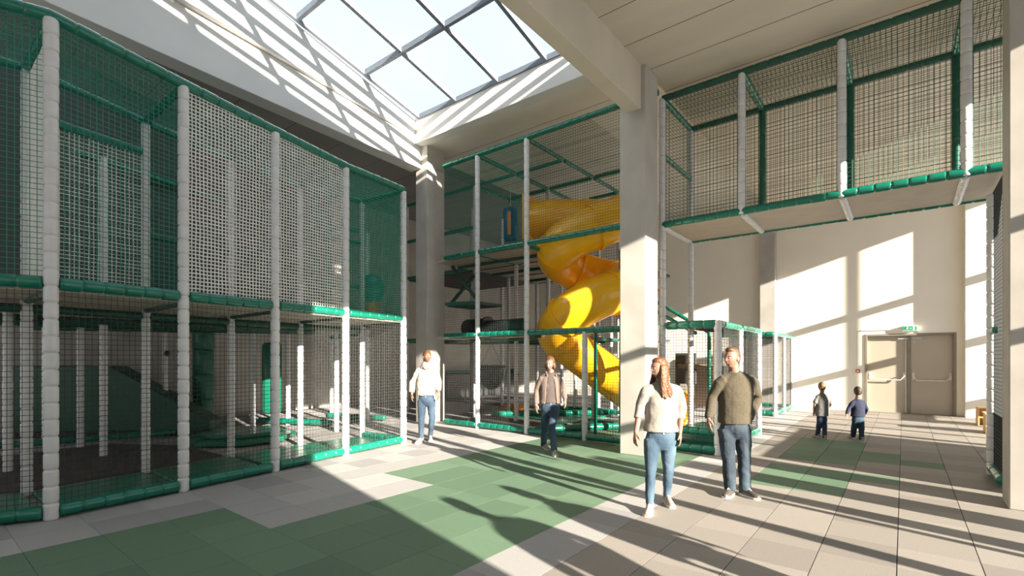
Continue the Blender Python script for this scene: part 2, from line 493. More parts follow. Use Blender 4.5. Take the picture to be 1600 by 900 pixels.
# upstand across the far end of the skylight, and along its right edge
cu = MB()
cu.box((-9.56, 8.14, 6.98), (-3.40, 8.42, 7.62))
cu.prism([(-3.70, UF), (-3.40, UF), (-3.40, 8.2), (-3.70, 8.2)], [ZC] * 4, [zs(UF), zs(UF), zs(8.2), zs(8.2)])
struct('trim_8', cu, M['white'], bevel=.008)

# ceilings
struct('ceiling', MB().box((-3.40, UF, ZC), (WR, UB, ZC + .25)), M['ceiling'])
struct('ceiling_back', MB().box((-9.96, 8.42, 7.0), (-3.40, UB, 7.25)), M['soffit'])
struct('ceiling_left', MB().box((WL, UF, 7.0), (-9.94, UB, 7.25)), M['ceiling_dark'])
cs = MB()
for k in range(26):
    u = 7.92 - .83 * 13 + .83 * k
    if UF < u < UB: cs.box((-3.40, u - .005, ZC - .0025), (WR, u + .005, ZC))
for u in (9.3, 10.6, 11.9, 13.2, 14.5, 15.8): cs.box((-9.9, u - .005, 6.9975), (-3.40, u + .005, 7.0))
for k in range(17):
    u = -3 + 1.25 * k
    cs.box((WL, u - .006, 6.9975), (-9.96, u + .006, 7.0))
struct('trim_9', cs, M['joint'])

# skylight: bars and panes
def skyP(w, u, dz=0): return (w, u, zs(u) + dz)
SW = [-9.40, -8.13, -6.86, -5.60, -4.33, -3.52]
SU = [8.14 - 1.573 * i for i in range(7)]
sl = MB()
def bar(w0, u0, w1, u1, wd, h):
    a, b = Vector(skyP(w0, u0, 0)), Vector(skyP(w1, u1, 0))
    d = (b - a).normalized(); side = d.cross(Vector((0, 0, 1))).normalized() * wd
    n_ = side.cross(d).normalized() * h
    sl.slab(a - side * .5, b - a, side, n_)
for w in SW: bar(w, SU[0] + .02, w, SU[-1], .075, .12)
for u in SU: bar(SW[0], u, SW[-1], u, .075, .11)
sky_frame = struct('window_1', sl, M['alu'])
for i in range(5):
    for j in range(6):
        pm = MB()
        w0, w1, u0, u1 = SW[i] + .03, SW[i + 1] - .03, SU[j + 1] + .03, SU[j] - .03
        pm.add([skyP(w0, u0, .10), skyP(w1, u0, .10), skyP(w1, u1, .10), skyP(w0, u1, .10)], [(0, 1, 2, 3)])
        p = pm.build('window_pane', M['glass'], sky_frame)
# roof behind the skylight's high end
struct('ceiling_high', MB().box((-9.96, UF, 9.6), (-3.40, SU[-1] + .1, 9.8)).box((-9.96, SU[-1] - .12, 9.1), (-3.40, SU[-1] - .04, 9.7)), M['white'])

# door wall: double door, pipe, sign, call point
dl, dr, dh = -0.87, 1.11, 2.30
df = MB()
UD = UB + .13
df.box((dl - .05, UB - .02, 0), (dl + .01, UD, dh + .05)); df.box((dr - .01, UB - .02, 0), (dr + .05, UD, dh + .05)); df.box((dl + .01, UB - .02, dh - .01), (dr - .01, UD, dh + .05))
df.box((dl, UB - .01, -.02), (dr, UD + .02, .012))
dfo = struct('door_1', df, M['door_frame'], bevel=.005)
mid = (dl + dr) / 2
for a, b, lab in ((dl + .01, mid - .045, 'left'), (mid + .045, dr - .01, 'right')):
    lf = MB().box((a, UD - .035, 0.01), (b, UD - .002, dh - .012)).build('door_leaf', M['door'], dfo, bevel=.004)
    hb = MB()
    y = UD - .11
    hb.path([(a + .06, UD - .04, 1.12), (a + .06, y, 1.10), (a + .15, y, 0.98), (b - .15, y, 0.98), (b - .06, y, 1.10), (b - .06, UD - .04, 1.12)], .017, 10)
    hb.box((a + .03, UD - .06, 1.0), (a + .09, UD - .034, 1.2)); hb.box((b - .09, UD - .06, 1.0), (b - .03, UD - .034, 1.2))
    hb.build('push_bar', M['lgrey'], lf, smooth=False)
mp = MB().box((mid - .043, UD - .055, 0), (mid + .043, UD - .002, dh - .005)).build('door_post', M['door_frame'], dfo)
rod = MB()
rod.path([(mid - .065, UD - .07, .03), (mid - .065, UD - .07, 2.2)], .012, 8); rod.box((mid - .25, UD - .08, 2.19), (mid - .02, UD - .034, 2.225))
rod.build('lock_rod', M['lgrey'], dfo)
ml = MB()
for q in range(9): ml.box((mid + .10 + q * .022, UD - .037, 2.195), (mid + .113 + q * .022, UD - .0345, 2.222))
for q in range(3): ml.box((mid + .105 + q * .018, UD - .037, 2.09), (mid + .117 + q * .018, UD - .0345, 2.11))
ml.build('door_marking', M['sign_white'], dfo)
cp = MB()
cp.path([(-1.10, UB - .015, 1.28), (-1.10, UB - .015, 2.47), (0.02, UB - .015, 2.47)], .011, 8)
tag(cp.build('conduit_pipe', M['sign_white']), 'thin white cable pipe running above and down beside the double door', 'pipe')
fc = thing('fire_call_point', 'small red fire alarm call point on the wall left of the double door', 'fire alarm', (-1.10, UB - .03, 1.23))
MB().box((-1.15, UB - .05, 1.18), (-1.05, UB - .001, 1.28)).build('housing', M['red'], fc, bevel=.006)
MB().box((-1.128, UB - .054, 1.205), (-1.072, UB - .0505, 1.252)).build('face_plate', M['sign_white'], fc)
ex = thing('exit_sign', 'green and white emergency exit sign on the wall above the double door', 'exit sign', (.14, UB - .04, 2.5))
sx0, sx1, sz0, sz1, sy_ = -.02, .32, 2.42, 2.57, UB - .10
MB().box((sx0, sy_, sz0), (sx1, UB - .001, sz1)).build('light_box', M['sign_white'], ex, bevel=.006)
MB().box((sx0 + .015, sy_ - .003, sz0 + .015), (sx1 - .015, sy_ - .0005, sz1 - .015)).build('green_panel', M['sign_green'], ex)
pk = MB(); yy = sy_ - .004
def sq(x0, z0, x1, z1): pk.box((x0, yy - .002, z0), (x1, yy, z1))
sq(.215, 2.445, .255, 2.545)                                   # doorway
pk.ball((.085, yy, 2.538), (.010, .002, .010), 10, 6)          # running figure
pk.path([(.083, yy, 2.525), (.075, yy, 2.49)], [.009, .009], 6)
pk.path([(.083, yy, 2.52), (.105, yy, 2.505), (.118, yy, 2.515)], .004, 6)
pk.path([(.08, yy, 2.52), (.06, yy, 2.51), (.055, yy, 2.495)], .004, 6)
pk.path([(.077, yy, 2.49), (.10, yy, 2.475), (.098, yy, 2.452)], .005, 6)
pk.path([(.074, yy, 2.49), (.06, yy, 2.47), (.038, yy, 2.462)], .005, 6)
sq(.135, 2.49, .17, 2.50)
pk.add([(.17, yy - .002, 2.512), (.192, yy - .002, 2.495), (.17, yy - .002, 2.478)], [(0, 1, 2)])
pk.build('pictogram', M['sign_white'], ex)
struct('baseboard_back', MB().box((WL, UB - .015, 0), (dl - .065, UB, .06)).box((dr + .065, UB - .015, 0), (1.32, UB, .06)), M['lgrey'])

# ================================================================== PLAY STRUCTURES
def post(parent, x, y, z0, z1, r=.06, m=None, name='padded_post', seg=.17):
    return MB().padded((x, y, z0), (x, y, z1), r, seg).build(name, m or M['grey_pad'], parent, smooth=True)
def rail(parent, a, b, r=.058, m=None, inset=.05, name='padded_rail', seg=.2, jit=.0015):
    a, b = Vector(a), Vector(b); d = (b - a).normalized()
    return MB().padded(a + d * inset, b - d * inset, r, seg, jit=jit).build(name, m or M['green'], parent, smooth=True)
def netp(parent, o, a, b, m, sp=.05, th=.005, wob=0.0, seg=1, name='net'):
    return MB().net(o, a, b, sp, th, 0, wob, seg).build(name, m, parent)

# ---- left two-storey play frame
Fr = [C(-5.73, 4.35), C(-4.63, 4.95), C(-4.0, 6.0), C(-3.39, 7.05), C(-2.77, 8.2), C(-2.07, 9.38)]
Ft = [5.08, 5.03, 4.93, 4.85, 4.79, 4.80]
Kr = [C(-6.6, 5.1), C(-5.71, 5.8), C(-5.13, 6.9), C(-4.56, 8.0), C(-3.91, 9.1), C(-3.04, 10.0)]
Z1 = 2.38
pf = thing('play_structure', 'two storey netted play frame with grey padded posts and green rails along the left side', 'play frame', Fr[1])
for i in range(6):
    post(pf, Fr[i].x, Fr[i].y, 0, Ft[i], .062)
    post(pf, Kr[i].x, Kr[i].y, 0, Ft[i] - .02, .056)
def up(v, z): return Vector((v.x, v.y, z))
for i in range(5):
    a, b = Fr[i], Fr[i + 1]; ka, kb = Kr[i], Kr[i + 1]
    rail(pf, up(a, .085), up(b, .085), .066, inset=.06, jit=.003)
    rail(pf, up(a, Z1), up(b, Z1), .066, inset=.06, jit=.003)
    rail(pf, up(a, Ft[i] + .03), up(b, Ft[i + 1] + .03), .062, inset=-.02)
    rail(pf, up(ka, Ft[i]), up(kb, Ft[i + 1]), .05)
    # roof net
    MB().quadnet(up(a, Ft[i]), up(b, Ft[i + 1]), up(kb, Ft[i + 1]), up(ka, Ft[i]), .05, .006).build('roof_net', M['net_green'], pf)
    # lower black net
    v = b - a; d = v.normalized()
    netp(pf, up(a, .13) + d * .05, v - d * .1, Vector((0, 0, Z1 - .2)), M['net_black'], .055, .0055, name='lower_net')
for i in range(6):
    rail(pf, up(Fr[i], Ft[i]), up(Kr[i], Ft[i]), .05)
    rail(pf, up(Fr[i], Z1 - .08), up(Kr[i], Z1 - .08), .045, M['green_dk'])
kinds = [('net_green', .055, .0065, 0, 1), ('net_green', .055, .0065, 0, 1), ('net_white', .047, .016, .0025, 26), ('net_white', .047, .016, .0025, 26), ('net_green', .045, .010, 0, 1)]
for i, (mn, sp, th, wob, sg) in enumerate(kinds):
    a, b = Fr[i], Fr[i + 1]; d = (b - a).normalized()
    p00 = up(a, Z1 + .06) + d * .05; p10 = up(b, Z1 + .06) - d * .05
    if wob:
        zt = min(Ft[i], Ft[i + 1]) - .02
        netp(pf, p00, p10 - p00, Vector((0, 0, zt - Z1 - .06)), M[mn], sp, th, wob, sg, name='upper_net')
        MB().quadnet(up(a, zt) + d * .05, up(b, zt) - d * .05, up(b, Ft[i + 1]) - d * .05, up(a, Ft[i]) + d * .05, .047, .0135).build('upper_net', M[mn], pf)
    else:
        MB().quadnet(p00, p10, up(b, Ft[i + 1]) - d * .05, up(a, Ft[i]) + d * .05, sp, th).build('upper_net', M[mn], pf)
# end face (towards the pale column)
netp(pf, up(Fr[5], .13), Kr[5] - Fr[5], Vector((0, 0, Z1 - .2)), M['net_black'], .055, .0055, name='lower_net')
netp(pf, up(Fr[5], Z1 + .05), Kr[5] - Fr[5], Vector((0, 0, 2.35)), M['net_green'], .045, .010, name='upper_net')
rail(pf, up(Fr[5], .085), up(Kr[5], .085), .06); rail(pf, up(Fr[5], Z1), up(Kr[5], Z1), .06)
netp(pf, up(Kr[4], Z1 + .05), Kr[5] - Kr[4], Vector((0, 0, 2.35)), M['net_green'], .05, .010, name='inner_net')
rail(pf, up(Kr[4], 3.95), up(Kr[5], 3.95), .045)
# inner corridor net of the second bay with its own green top rail, and pale side nets
v = Kr[2] - Kr[1]
netp(pf, up(Kr[1], Z1 + .03), v, Vector((0, 0, 2.05)), M['net_white'], .05, .011, .002, 20, name='inner_net')
rail(pf, up(Kr[1], 4.50), up(Kr[2], 4.50), .055)
netp(pf, up(Kr[1], Z1 + .03), (Fr[1] - Kr[1]) * .9, Vector((0, 0, 2.5)), M['net_white'], .05, .011, .002, 20, name='inner_net')
for i in (2, 3):
    rail(pf, up(Kr[i], 3.35), up(Kr[i + 1], 3.35), .045, M['green_dk'])
    netp(pf, up(Kr[i], Z1), Kr[i + 1] - Kr[i], Vector((0, 0, 1.0)), M['net_dgreen'], .055, .006, name='inner_net')
# deck
deck_poly = [Fr[0], Fr[1], Fr[2], Fr[3], Fr[4], Fr[5], Kr[5], C(-4.3, 11.2), C(-9.4, 9.5), C(-8.2, 5.5)]
MB().prism([(p.x, p.y) for p in deck_poly], Z1 - .08, Z1 - .02).build('deck', M['deck'], pf)
pts_ = [C(-8.9, 5.6), C(-7.0, 7.2), C(-6.5, 9.0), C(-5.6, 10.9), C(-4.4, 11.9)]
for a, b in zip(pts_, pts_[1:]):
    MB().slab(up(a, Z1), b - a, (0, 0, 3.9), (.03, .02, 0)).build('back_panel', M['shade_panel'], pf)  # added dark sheets that imitate the shade behind the upper nets
# joists under the deck
for (a, b) in ((C(-7.6, 6.6), C(-4.2, 10.6)), (C(-8.4, 8.0), C(-4.6, 11.0)), (Kr[0], Kr[1]), (Kr[1], Kr[2]), (Kr[2], Kr[3]), (Kr[3], Kr[4]), (Kr[4], Kr[5]),
               (Kr[1], C(-8.3, 8.6)), (Kr[2], C(-7.2, 9.8)), (Kr[3], C(-6.0, 10.4)), (C(-9.2, 9.4), C(-4.4, 11.1))):
    rail(pf, up(a, Z1 - .17), up(b, Z1 - .17), .052, M['green_dk'])
# inner posts under (and some above) the deck
inner = [(-7.09, 6.93, 2.3), (-6.63, 8.0, 4.9), (-7.74, 8.84, 2.3), (-7.5, 10.66, 2.5), (-5.73, 10.9, 4.9), (-5.45, 12.0, 2.5), (-3.88, 10.9, 2.4), (-5.2, 14.2, 2.4), (-3.66, 12.47, 4.8), (-8.9, 9.4, 2.4), (-8.0, 6.2, 4.9)]
for x, y, zt in inner:
    w = C(x, y); post(pf, w.x, w.y, 0, zt, .055)
rail(pf, C(-6.63, 8.0, 4.85), C(-5.73, 10.9, 4.85), .05); rail(pf, C(-5.73, 10.9, 3.4), C(-3.66, 12.47, 3.4), .05)
rail(pf, C(-8.0, 6.2, 4.85), C(-6.63, 8.0, 4.85), .05); rail(pf, C(-5.73, 10.9, 4.8), C(-3.66, 12.47, 4.8), .05)
rail(pf, C(-8.0, 6.2, 3.4), C(-5.73, 10.9, 3.4), .05)
rail(pf, C(-9.4, 8.2, .1), C(-6.9, 10.2, .1), .06); rail(pf, C(-6.3, 12.2, .1), C(-4.2, 11.6, .1), .07); rail(pf, C(-5.0, 13.2, .1), C(-3.2, 12.6, .1), .07)
rail(pf, up(Kr[5], 2.1), C(-4.2, 11.4, 2.1), .055)

# floor mats inside the frame
for i, nm in enumerate(('far left end', 'second bay', 'third bay', 'fourth bay', 'last bay beside the pale column')):
    a, b, kb, ka = Fr[i], Fr[i + 1], Kr[i + 1], Kr[i]
    c = (a + b + ka + kb) / 4
    q = [c + (p - c) * .93 for p in (a, b, kb, ka)]
    o = MB().prism([(p.x, p.y) for p in q], 0.0, .05).build('floor_mat', M['green_mat'], bevel=.01)
    tag(o, 'shiny green floor mat inside the left play frame, ' + nm, 'floor mat', 'green mats inside the left play frame')
q = [up(p, 0) for p in (C(-6.9, 5.6), Kr[1] + (C(-.2, .15)), Kr[2] + C(-.15, .15), Kr[3] + C(-.2, .1), C(-6.0, 9.0), C(-7.6, 9.2), C(-8.6, 7.4))]
tag(MB().prism([(p.x, p.y) for p in q], 0.0, .035).build('dark_mat', M['dark_mat'], bevel=.01), 'dark grey mat lying behind the green mats in the left play frame', 'floor mat')
# low octagonal pad
pc = C(-5.35, 9.75)
rp = thing('octagonal_pad', 'low bright green octagonal soft pad on the floor inside the left play frame', 'soft pad', pc)
o8 = [(pc.x + 1.0 * math.cos(R(22.5 + 45 * k)), pc.y + 1.0 * math.sin(R(22.5 + 45 * k))) for k in range(8)]
i8 = [(pc.x + .72 * math.cos(R(22.5 + 45 * k)), pc.y + .72 * math.sin(R(22.5 + 45 * k))) for k in range(8)]
MB().prism(o8, .035, .12).build('base_pad', M['green_mat'], rp, bevel=.02)
MB().prism(i8, .12, .2).build('top_pad', M['green'], rp, bevel=.03)
# green padded pillar, punching bag, ramp
pp = C(-7.7, 12.3)
pl = thing('padded_pillar', 'thick dark green round padded pillar under the left deck', 'pillar', pp)
MB().padded((pp.x, pp.y, 0), (pp.x, pp.y, 2.45), .235, .6, 20).build('pillar_sleeve', M['green_mat'], pl, smooth=True)
MB().path([(pp.x, pp.y, 2.4), (pp.x, pp.y, 2.5)], .26, 20).build('pillar_collar', M['green_dk'], pl)
bg = C(-5.36, 11.0)
pb = thing('punching_bag', 'green punching bag hanging below the left deck', 'punching bag', (bg.x, bg.y, .38))
MB().path([(bg.x, bg.y, .40), (bg.x, bg.y, .46), (bg.x, bg.y, 1.9), (bg.x, bg.y, 1.97)], [.17, .205, .205, .16], 20).build('bag_body', M['green_mat'], pb, smooth=True)
MB().path([(bg.x, bg.y, 1.96), (bg.x, bg.y, 2.22)], .008, 6).build('chain', M['lgrey'], pb)
rm = thing('padded_ramp', 'large dark green sloping ramp at the back left under the deck', 'ramp', C(-8.5, 10.6))
ra, rb, rc = C(-10.2, 9.9), C(-8.25, 10.1), C(-6.35, 10.35)
back = C(-.1, .6)
def wedge(pts, thick):
    n = len(pts); vs = [tuple(p) for p in pts] + [tuple(p + thick) for p in pts]
    return vs, [tuple(range(n)), tuple(range(n, 2 * n))[::-1]] + [(i, i + n, (i + 1) % n + n, (i + 1) % n) for i in range(n)]
vs, fs = wedge([up(ra, .12), up(rc, .12), up(rc, .30), up(rb, 1.46), up(ra, 1.46)], back)
MB().add(vs, fs).build('ramp_body', M['green_dk'], rm, bevel=.02)
vs, fs = wedge([up(ra, 0), up(rc, 0), up(rc, .12), up(ra, .12)], back)
MB().add(vs, fs).build('ramp_plinth', M['black_pl'], rm)
bl = C(-7.0, 10.0)
cb = thing('climbing_ball', 'small dark ball hanging on a cord in front of the concrete wall', 'ball', (bl.x, bl.y, 1.72))
MB().ball((bl.x, bl.y, 1.72), .055).build('ball', M['black_pl'], cb, smooth=True)
MB().path([(bl.x, bl.y, 1.76), (bl.x, bl.y, 2.25)], .004, 5).build('cord', M['black_pl'], cb)
# colourful soft figure seen through the pale net
sf = C(-3.3, 11.6)
st = thing('soft_tree', 'small green and orange soft play tree on the upper deck behind the nets', 'soft toy', (sf.x, sf.y, 2.36))
MB().box((sf.x - .12, sf.y - .12, 2.30), (sf.x + .12, sf.y + .12, 2.36)).build('foot', M['brown'], st)
MB().path([(sf.x, sf.y, 2.36), (sf.x, sf.y, 3.0)], .16, 12).build('trunk', M['orange'], st, smooth=True)
MB().ball((sf.x, sf.y, 3.25), (.3, .3, .36)).build('crown', M['green'], st, smooth=True)

# ---- far tower with the slide
TY = 8.45
TX = [-9.15, -7.73, -6.31, -4.89, -3.40]
tw = thing('climbing_tower', 'tall three level netted climbing tower between the two pale columns', 'climbing tower', (TX[2], TY, 0))
L1, L2, LT = 2.17, 4.08, 6.32
TYs = [8.45, 9.9, 11.35, 12.8, 14.25]
for x in TX[1:3]: post(tw, x, TY, 0, LT, .058)
post(tw, TX[3], TY, 0, L1, .058)
for j, y in enumerate(TYs[1:]):
    for i, x in enumerate(TX[:3]):
        if x == TX[2] and y == 9.9: continue
        post(tw, x, y, 0, LT if (i + j) % 2 == 0 else L2, .055)
for x, y in ((-5.3, 12.8), (-5.6, 14.25), (-6.31, 15.7), (-7.73, 15.7), (-5.1, 11.35), (-5.7, 12.1), (-6.9, 13.5)): post(tw, x, y, 0, L2, .055)
for x in (-10.6, -12.0):
    for y in (9.9, 11.35, 12.8): post(tw, x, y, 0, LT, .055)
TF = -8.86
sg = [(TF, TX[1]), (TX[1], TX[2]), (TX[2], TX[4])]
for a, b in sg:
    rail(tw, (a, TY, LT + .02), (b, TY, LT + .02), .058, inset=0)
    rail(tw, (a, TY, L2), (b, TY, L2), .062)
    rail(tw, (a, TY, L1), (b, TY, L1), .062)
for a, b in ((TF, TX[1]), (TX[1], TX[2]), (TX[2], TX[3]), (TX[3], TX[4])):
    rail(tw, (a, TY, .085), (b, TY, .085), .066)
for a, b in sg:
    netp(tw, (a + .05, TY, L2 + .05), (b - a - .1, 0, 0), (0, 0, LT - L2 - .05), M['net_green' if b < -5 else 'net_dgreen'], .055, .0055, name='upper_net')
for a, b in sg[:2]:
    netp(tw, (a + .05, TY, L1 + .05), (b - a - .1, 0, 0), (0, 0, L2 - L1 - .1), M['net_black'], .055, .005, name='middle_net')
for a, b in ((TF, TX[1]), (TX[1], TX[2]), (TX[2], TX[3]), (TX[3], TX[4])):
    netp(tw, (a + .05, TY, .12), (b - a - .1, 0, 0), (0, 0, L1 - .18), M['net_black'], .055, .005, name='lower_net')
# rails running back
for x in TX[:3]:
    for z, m_ in ((LT, 'green'), (L2 - .04, 'green'), (L1 - .04, 'green_dk')):
        for j in range(1 if x == TX[0] else 0, 3):
            rail(tw, (x, TYs[j], z), (x, TYs[j + 1], z), .05, M[m_])
for j in (1, 2, 3):
    y = TYs[j]
    for a, b in ((TX[0], TX[1]), (TX[1], TX[2])):
        rail(tw, (a, y, LT), (b, y, LT), .05); rail(tw, (a, y, L2 - .04), (b, y, L2 - .04), .05, M['green_dk']); rail(tw, (a, y, L1 - .04), (b, y, L1 - .04), .05, M['green_dk'])
for z in (LT, L2 - .05): rail(tw, (TX[2], TYs[2], z), (-4.75, TYs[2], z), .05)
rail(tw, (TX[2], TYs[3], L2), (-5.2, TYs[3], L2), .06); rail(tw, (TX[2], TYs[3], L1), (-5.2, TYs[3], L1), .06, M['green_dk'])
for x in (-10.6, -12.0):
    rail(tw, (x, 9.9, L2), (x, 12.8, L2), .05, M['green_dk'])
for z in (L1, L2, 5.2, LT):
    rail(tw, (-12.0, 9.9, z), (TX[0], 9.9, z), .052)
rail(tw, (TX[0], TYs[1], 3.9), (TX[0], TYs[0] + .5, 3.0), .05, M['green_dk'])
rail(tw, (TX[0], TY + .3, 3.0), (TX[1] - .25, TY + .3, 2.95), .05)
MB().box((TX[0] + .05, TY + .35, 2.93), (TX[1] - .3, TYs[1] - .2, 3.0)).build('half_deck', M['green_dk'], tw)
rail(tw, (TX[0] + .1, TY + .45, 4.0), (TX[1] - .35, TY + .35, 3.05), .045, M['green_dk'])
for y in (9.2, 10.6, 12.1):
    for z in (L2 - .10, L1 - .10): rail(tw, (TX[0], y, z), (TX[2], y, z), .042, M['green_steel'])
# roof nets and back nets
netp(tw, (TX[0], TY, LT), (TX[2] - TX[0], 0, 0), (0, TYs[2] - TY, 0), M['net_dgreen'], .07, .006, name='roof_net')
netp(tw, (TX[2], TY, LT), (1.5, 0, 0), (0, TYs[2] - TY, 0), M['net_dgreen'], .07, .006, name='roof_net')
netp(tw, (TX[0], TYs[2], L2), (-4.75 - TX[0], 0, 0), (0, 0, LT - L2), M['net_dgreen'], .07, .007, name='back_net')
netp(tw, (TX[0], TYs[3], L1), (TX[2] - TX[0], 0, 0), (0, 0, L2 - L1), M['net_black'], .07, .006, name='back_net')
netp(tw, (TX[0], TYs[3], .1), (-5.2 - TX[0], 0, 0), (0, 0, L1 - .1), M['net_black'], .07, .006, name='back_net')
# decks
MB().box((TX[0], TY + .06, L1 - .07), (TX[2], TYs[3], L1 - .01)).build('lower_deck', M['deck'], tw)
MB().box((TX[0], TY + .06, L2 - .07), (TX[2], TYs[3], L2 - .01)).build('upper_deck', M['deck'], tw)
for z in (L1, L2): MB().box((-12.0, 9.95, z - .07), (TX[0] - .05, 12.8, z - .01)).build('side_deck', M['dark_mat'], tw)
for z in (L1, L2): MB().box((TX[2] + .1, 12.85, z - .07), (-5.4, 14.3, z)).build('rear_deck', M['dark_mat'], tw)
# low padded beams on the floor inside
for a, b in (((TX[2] + .1, TY + .12, .1), (-4.3, 11.2, .1)), ((-5.9, 10.4, .1), (-3.6, 10.2, .1)), ((-8.9, 10.2, .1), (-6.5, 12.6, .1)), ((-4.3, 11.2, .1), (-3.5, 9.6, .1)), ((-8.8, 12.8, .1), (-5.3, 12.8, .1))):
    rail(tw, a, b, .075, name='floor_beam')
# mats
tag(MB().box((TX[0] + .1, TY + .2, 0), (TX[2] - .1, 10.4, .03)).build('dark_mat', M['dark_mat'], bevel=.01), 'brownish black mat on the floor inside the climbing tower', 'floor mat')
tag(MB().box((TX[0] + .1, 10.45, 0), (TX[2] - .1, 12.7, .05)).build('floor_mat', M['green_mat'], bevel=.01), 'green mat towards the back of the climbing tower floor', 'floor mat')
tag(MB().box((TX[2] + .15, TY + .25, 0), (TX[4] - .15, 11.9, .02)).build('floor_mat', M['tile_green_a'], bevel=.005), 'dull green mat on the floor beneath the yellow slide', 'floor mat')
tag(MB().box((-14.9, 13.0, 0), (-5.2, 18.4, .02)).build('dark_mat', M['dark_mat']), 'dark sheet added to deepen the shade on the floor deep behind the tower', 'floor mat')  # added only to darken the floor in this area
bk = thing('sun_block_barrier', 'long low black barrier added to block the sun on the concrete wall behind the tower', 'barrier', (-14.0, 14.0, 0))  # added to keep low sun off the concrete wall
MB().box((-14.4, 13.6, .02), (-14.1, 18.3, 1.0)).build('barrier_body', M['black_pl'], bk, bevel=.04)
MB().padded((-14.25, 13.6, 1.06), (-14.25, 18.3, 1.06), .07, .3).build('top_rail', M['green_dk'], bk, smooth=True)
# crawl tunnels
ct = thing('crawl_tunnel', 'dark grey crawl tunnel lying on the middle level of the tower', 'tunnel', (-8.2, 9.5, L1))
MB().path([(-9.05, 9.5, 2.40), (-8.35, 9.5, 2.40)], .25, 24).build('tunnel_shell', M['black_pl'], ct, smooth=True)
MB().path([(-8.36, 9.5, 2.43), (-8.30, 9.5, 2.43)], .27, 24).build('tunnel_rim', M['black_pl'], ct)
MB().path([(-8.30, 9.5, 2.37), (-7.2, 9.5, 2.37)], .22, 24).build('green_section', M['green_dk'], ct, smooth=True)
bw = thing('black_bowl', 'large black plastic bowl seat hanging inside the tower at ground level', 'bowl seat', (-9.3, 10.75, .5))
rsn = []
for k in range(9):
    a = R(90 * k / 8); rsn.append([(-9.3 + .42 * math.sin(a + .02) * math.cos(t), 10.75 + .42 * math.sin(a + .02) * math.sin(t), 1.42 - .7 * math.cos(a)) for t in [2 * math.pi * j / 24 for j in range(24)]])
MB().rings(rsn).build('bowl', M['black_pl'], bw, smooth=True)
MB().path([(-9.68, 10.75, 1.42), (-9.3, 10.75, 2.1)], .008, 5).path([(-8.92, 10.75, 1.42), (-9.3, 10.75, 2.1)], .008, 5).build('rope', M['black_pl'], bw)
hb_ = thing('hanging_bag', 'blue hanging bag with an orange stripe on the top level of the tower', 'punching bag', (-8.15, 10.2, 4.7))
MB().path([(-8.15, 10.2, 4.72), (-8.15, 10.2, 4.79), (-8.15, 10.2, 5.55), (-8.15, 10.2, 5.6)], [.14, .19, .19, .14], 18).build('bag_body', M['blue'], hb_, smooth=True)
MB().box((-8.07, 9.98, 4.85), (-8.0, 10.03, 5.45)).build('stripe', M['orange'], hb_)
MB().path([(-8.15, 10.2, 5.58), (-8.15, 10.2, 6.3)], .008, 5).build('chain', M['lgrey'], hb_)
ob = MB().padded((-6.7, 12.6, 3.35), (-5.0, 12.6, 3.42), .05, .3).build('orange_beam', M['orange'], smooth=True)
tag(ob, 'thin orange padded beam deep inside the tower at middle height', 'beam')
tag(MB().box((-10.0, 11.9, 0.02), (-9.3, 12.3, .16)).build('orange_step', M['orange'], bevel=.02), 'low orange step on the floor deep inside the tower', 'step')
gp = MB().padded((-4.75, 9.78, 0), (-4.75, 9.78, 3.95), .06, .4).build('slide_support', M['green_steel'], smooth=True)

# ---- yellow tube slide
def catmull(pts, n=10):
    out = []
    for i in range(len(pts) - 1):
        p0 = pts[max(i - 1, 0)]; p1 = pts[i]; p2 = pts[i + 1]; p3 = pts[min(i + 2, len(pts) - 1)]
        for k in range(n):
            t = k / n
            out.append(0.5 * ((2 * p1) + (p2 - p0) * t + (2 * p0 - 5 * p1 + 4 * p2 - p3) * t * t + (3 * p1 - p0 - 3 * p2 + p3) * t ** 3))
    out.append(pts[-1]); return out
ax, ay, RH, RT = 1.74, 11.12, .72, .46
ctrl = [C(.60, 12.25, 5.05), C(.95, 12.02, 5.02)]
def hz(a):
    # height along the spiral, a in degrees from the back
    ks = [(0, 4.95), (90, 4.82), (180, 4.40), (270, 3.97), (360, 3.64), (450, 3.28), (540, 2.88), (630, 2.24), (700, 1.85)]
    for (a0, z0), (a1, z1) in zip(ks, ks[1:]):
        if a <= a1: return z0 + (z1 - z0) * (a - a0) / (a1 - a0)
    return ks[-1][1]
for a in range(20, 701, 30):
    phi = R(90 - a)
    ctrl.append(C(ax + RH * math.cos(phi), ay + RH * math.sin(phi) * .85, hz(a)))
ctrl += [C(2.35, 11.45, 1.15), C(2.95, 11.0, .72), C(3.62, 10.42, .46)]
cl = catmull(ctrl, 8)
exit_pt = cl[-1]
sld = thing('tube_slide', 'large yellow spiral tube slide winding down inside the climbing tower', 'slide', C(ax, ay, 0))
tb = MB()
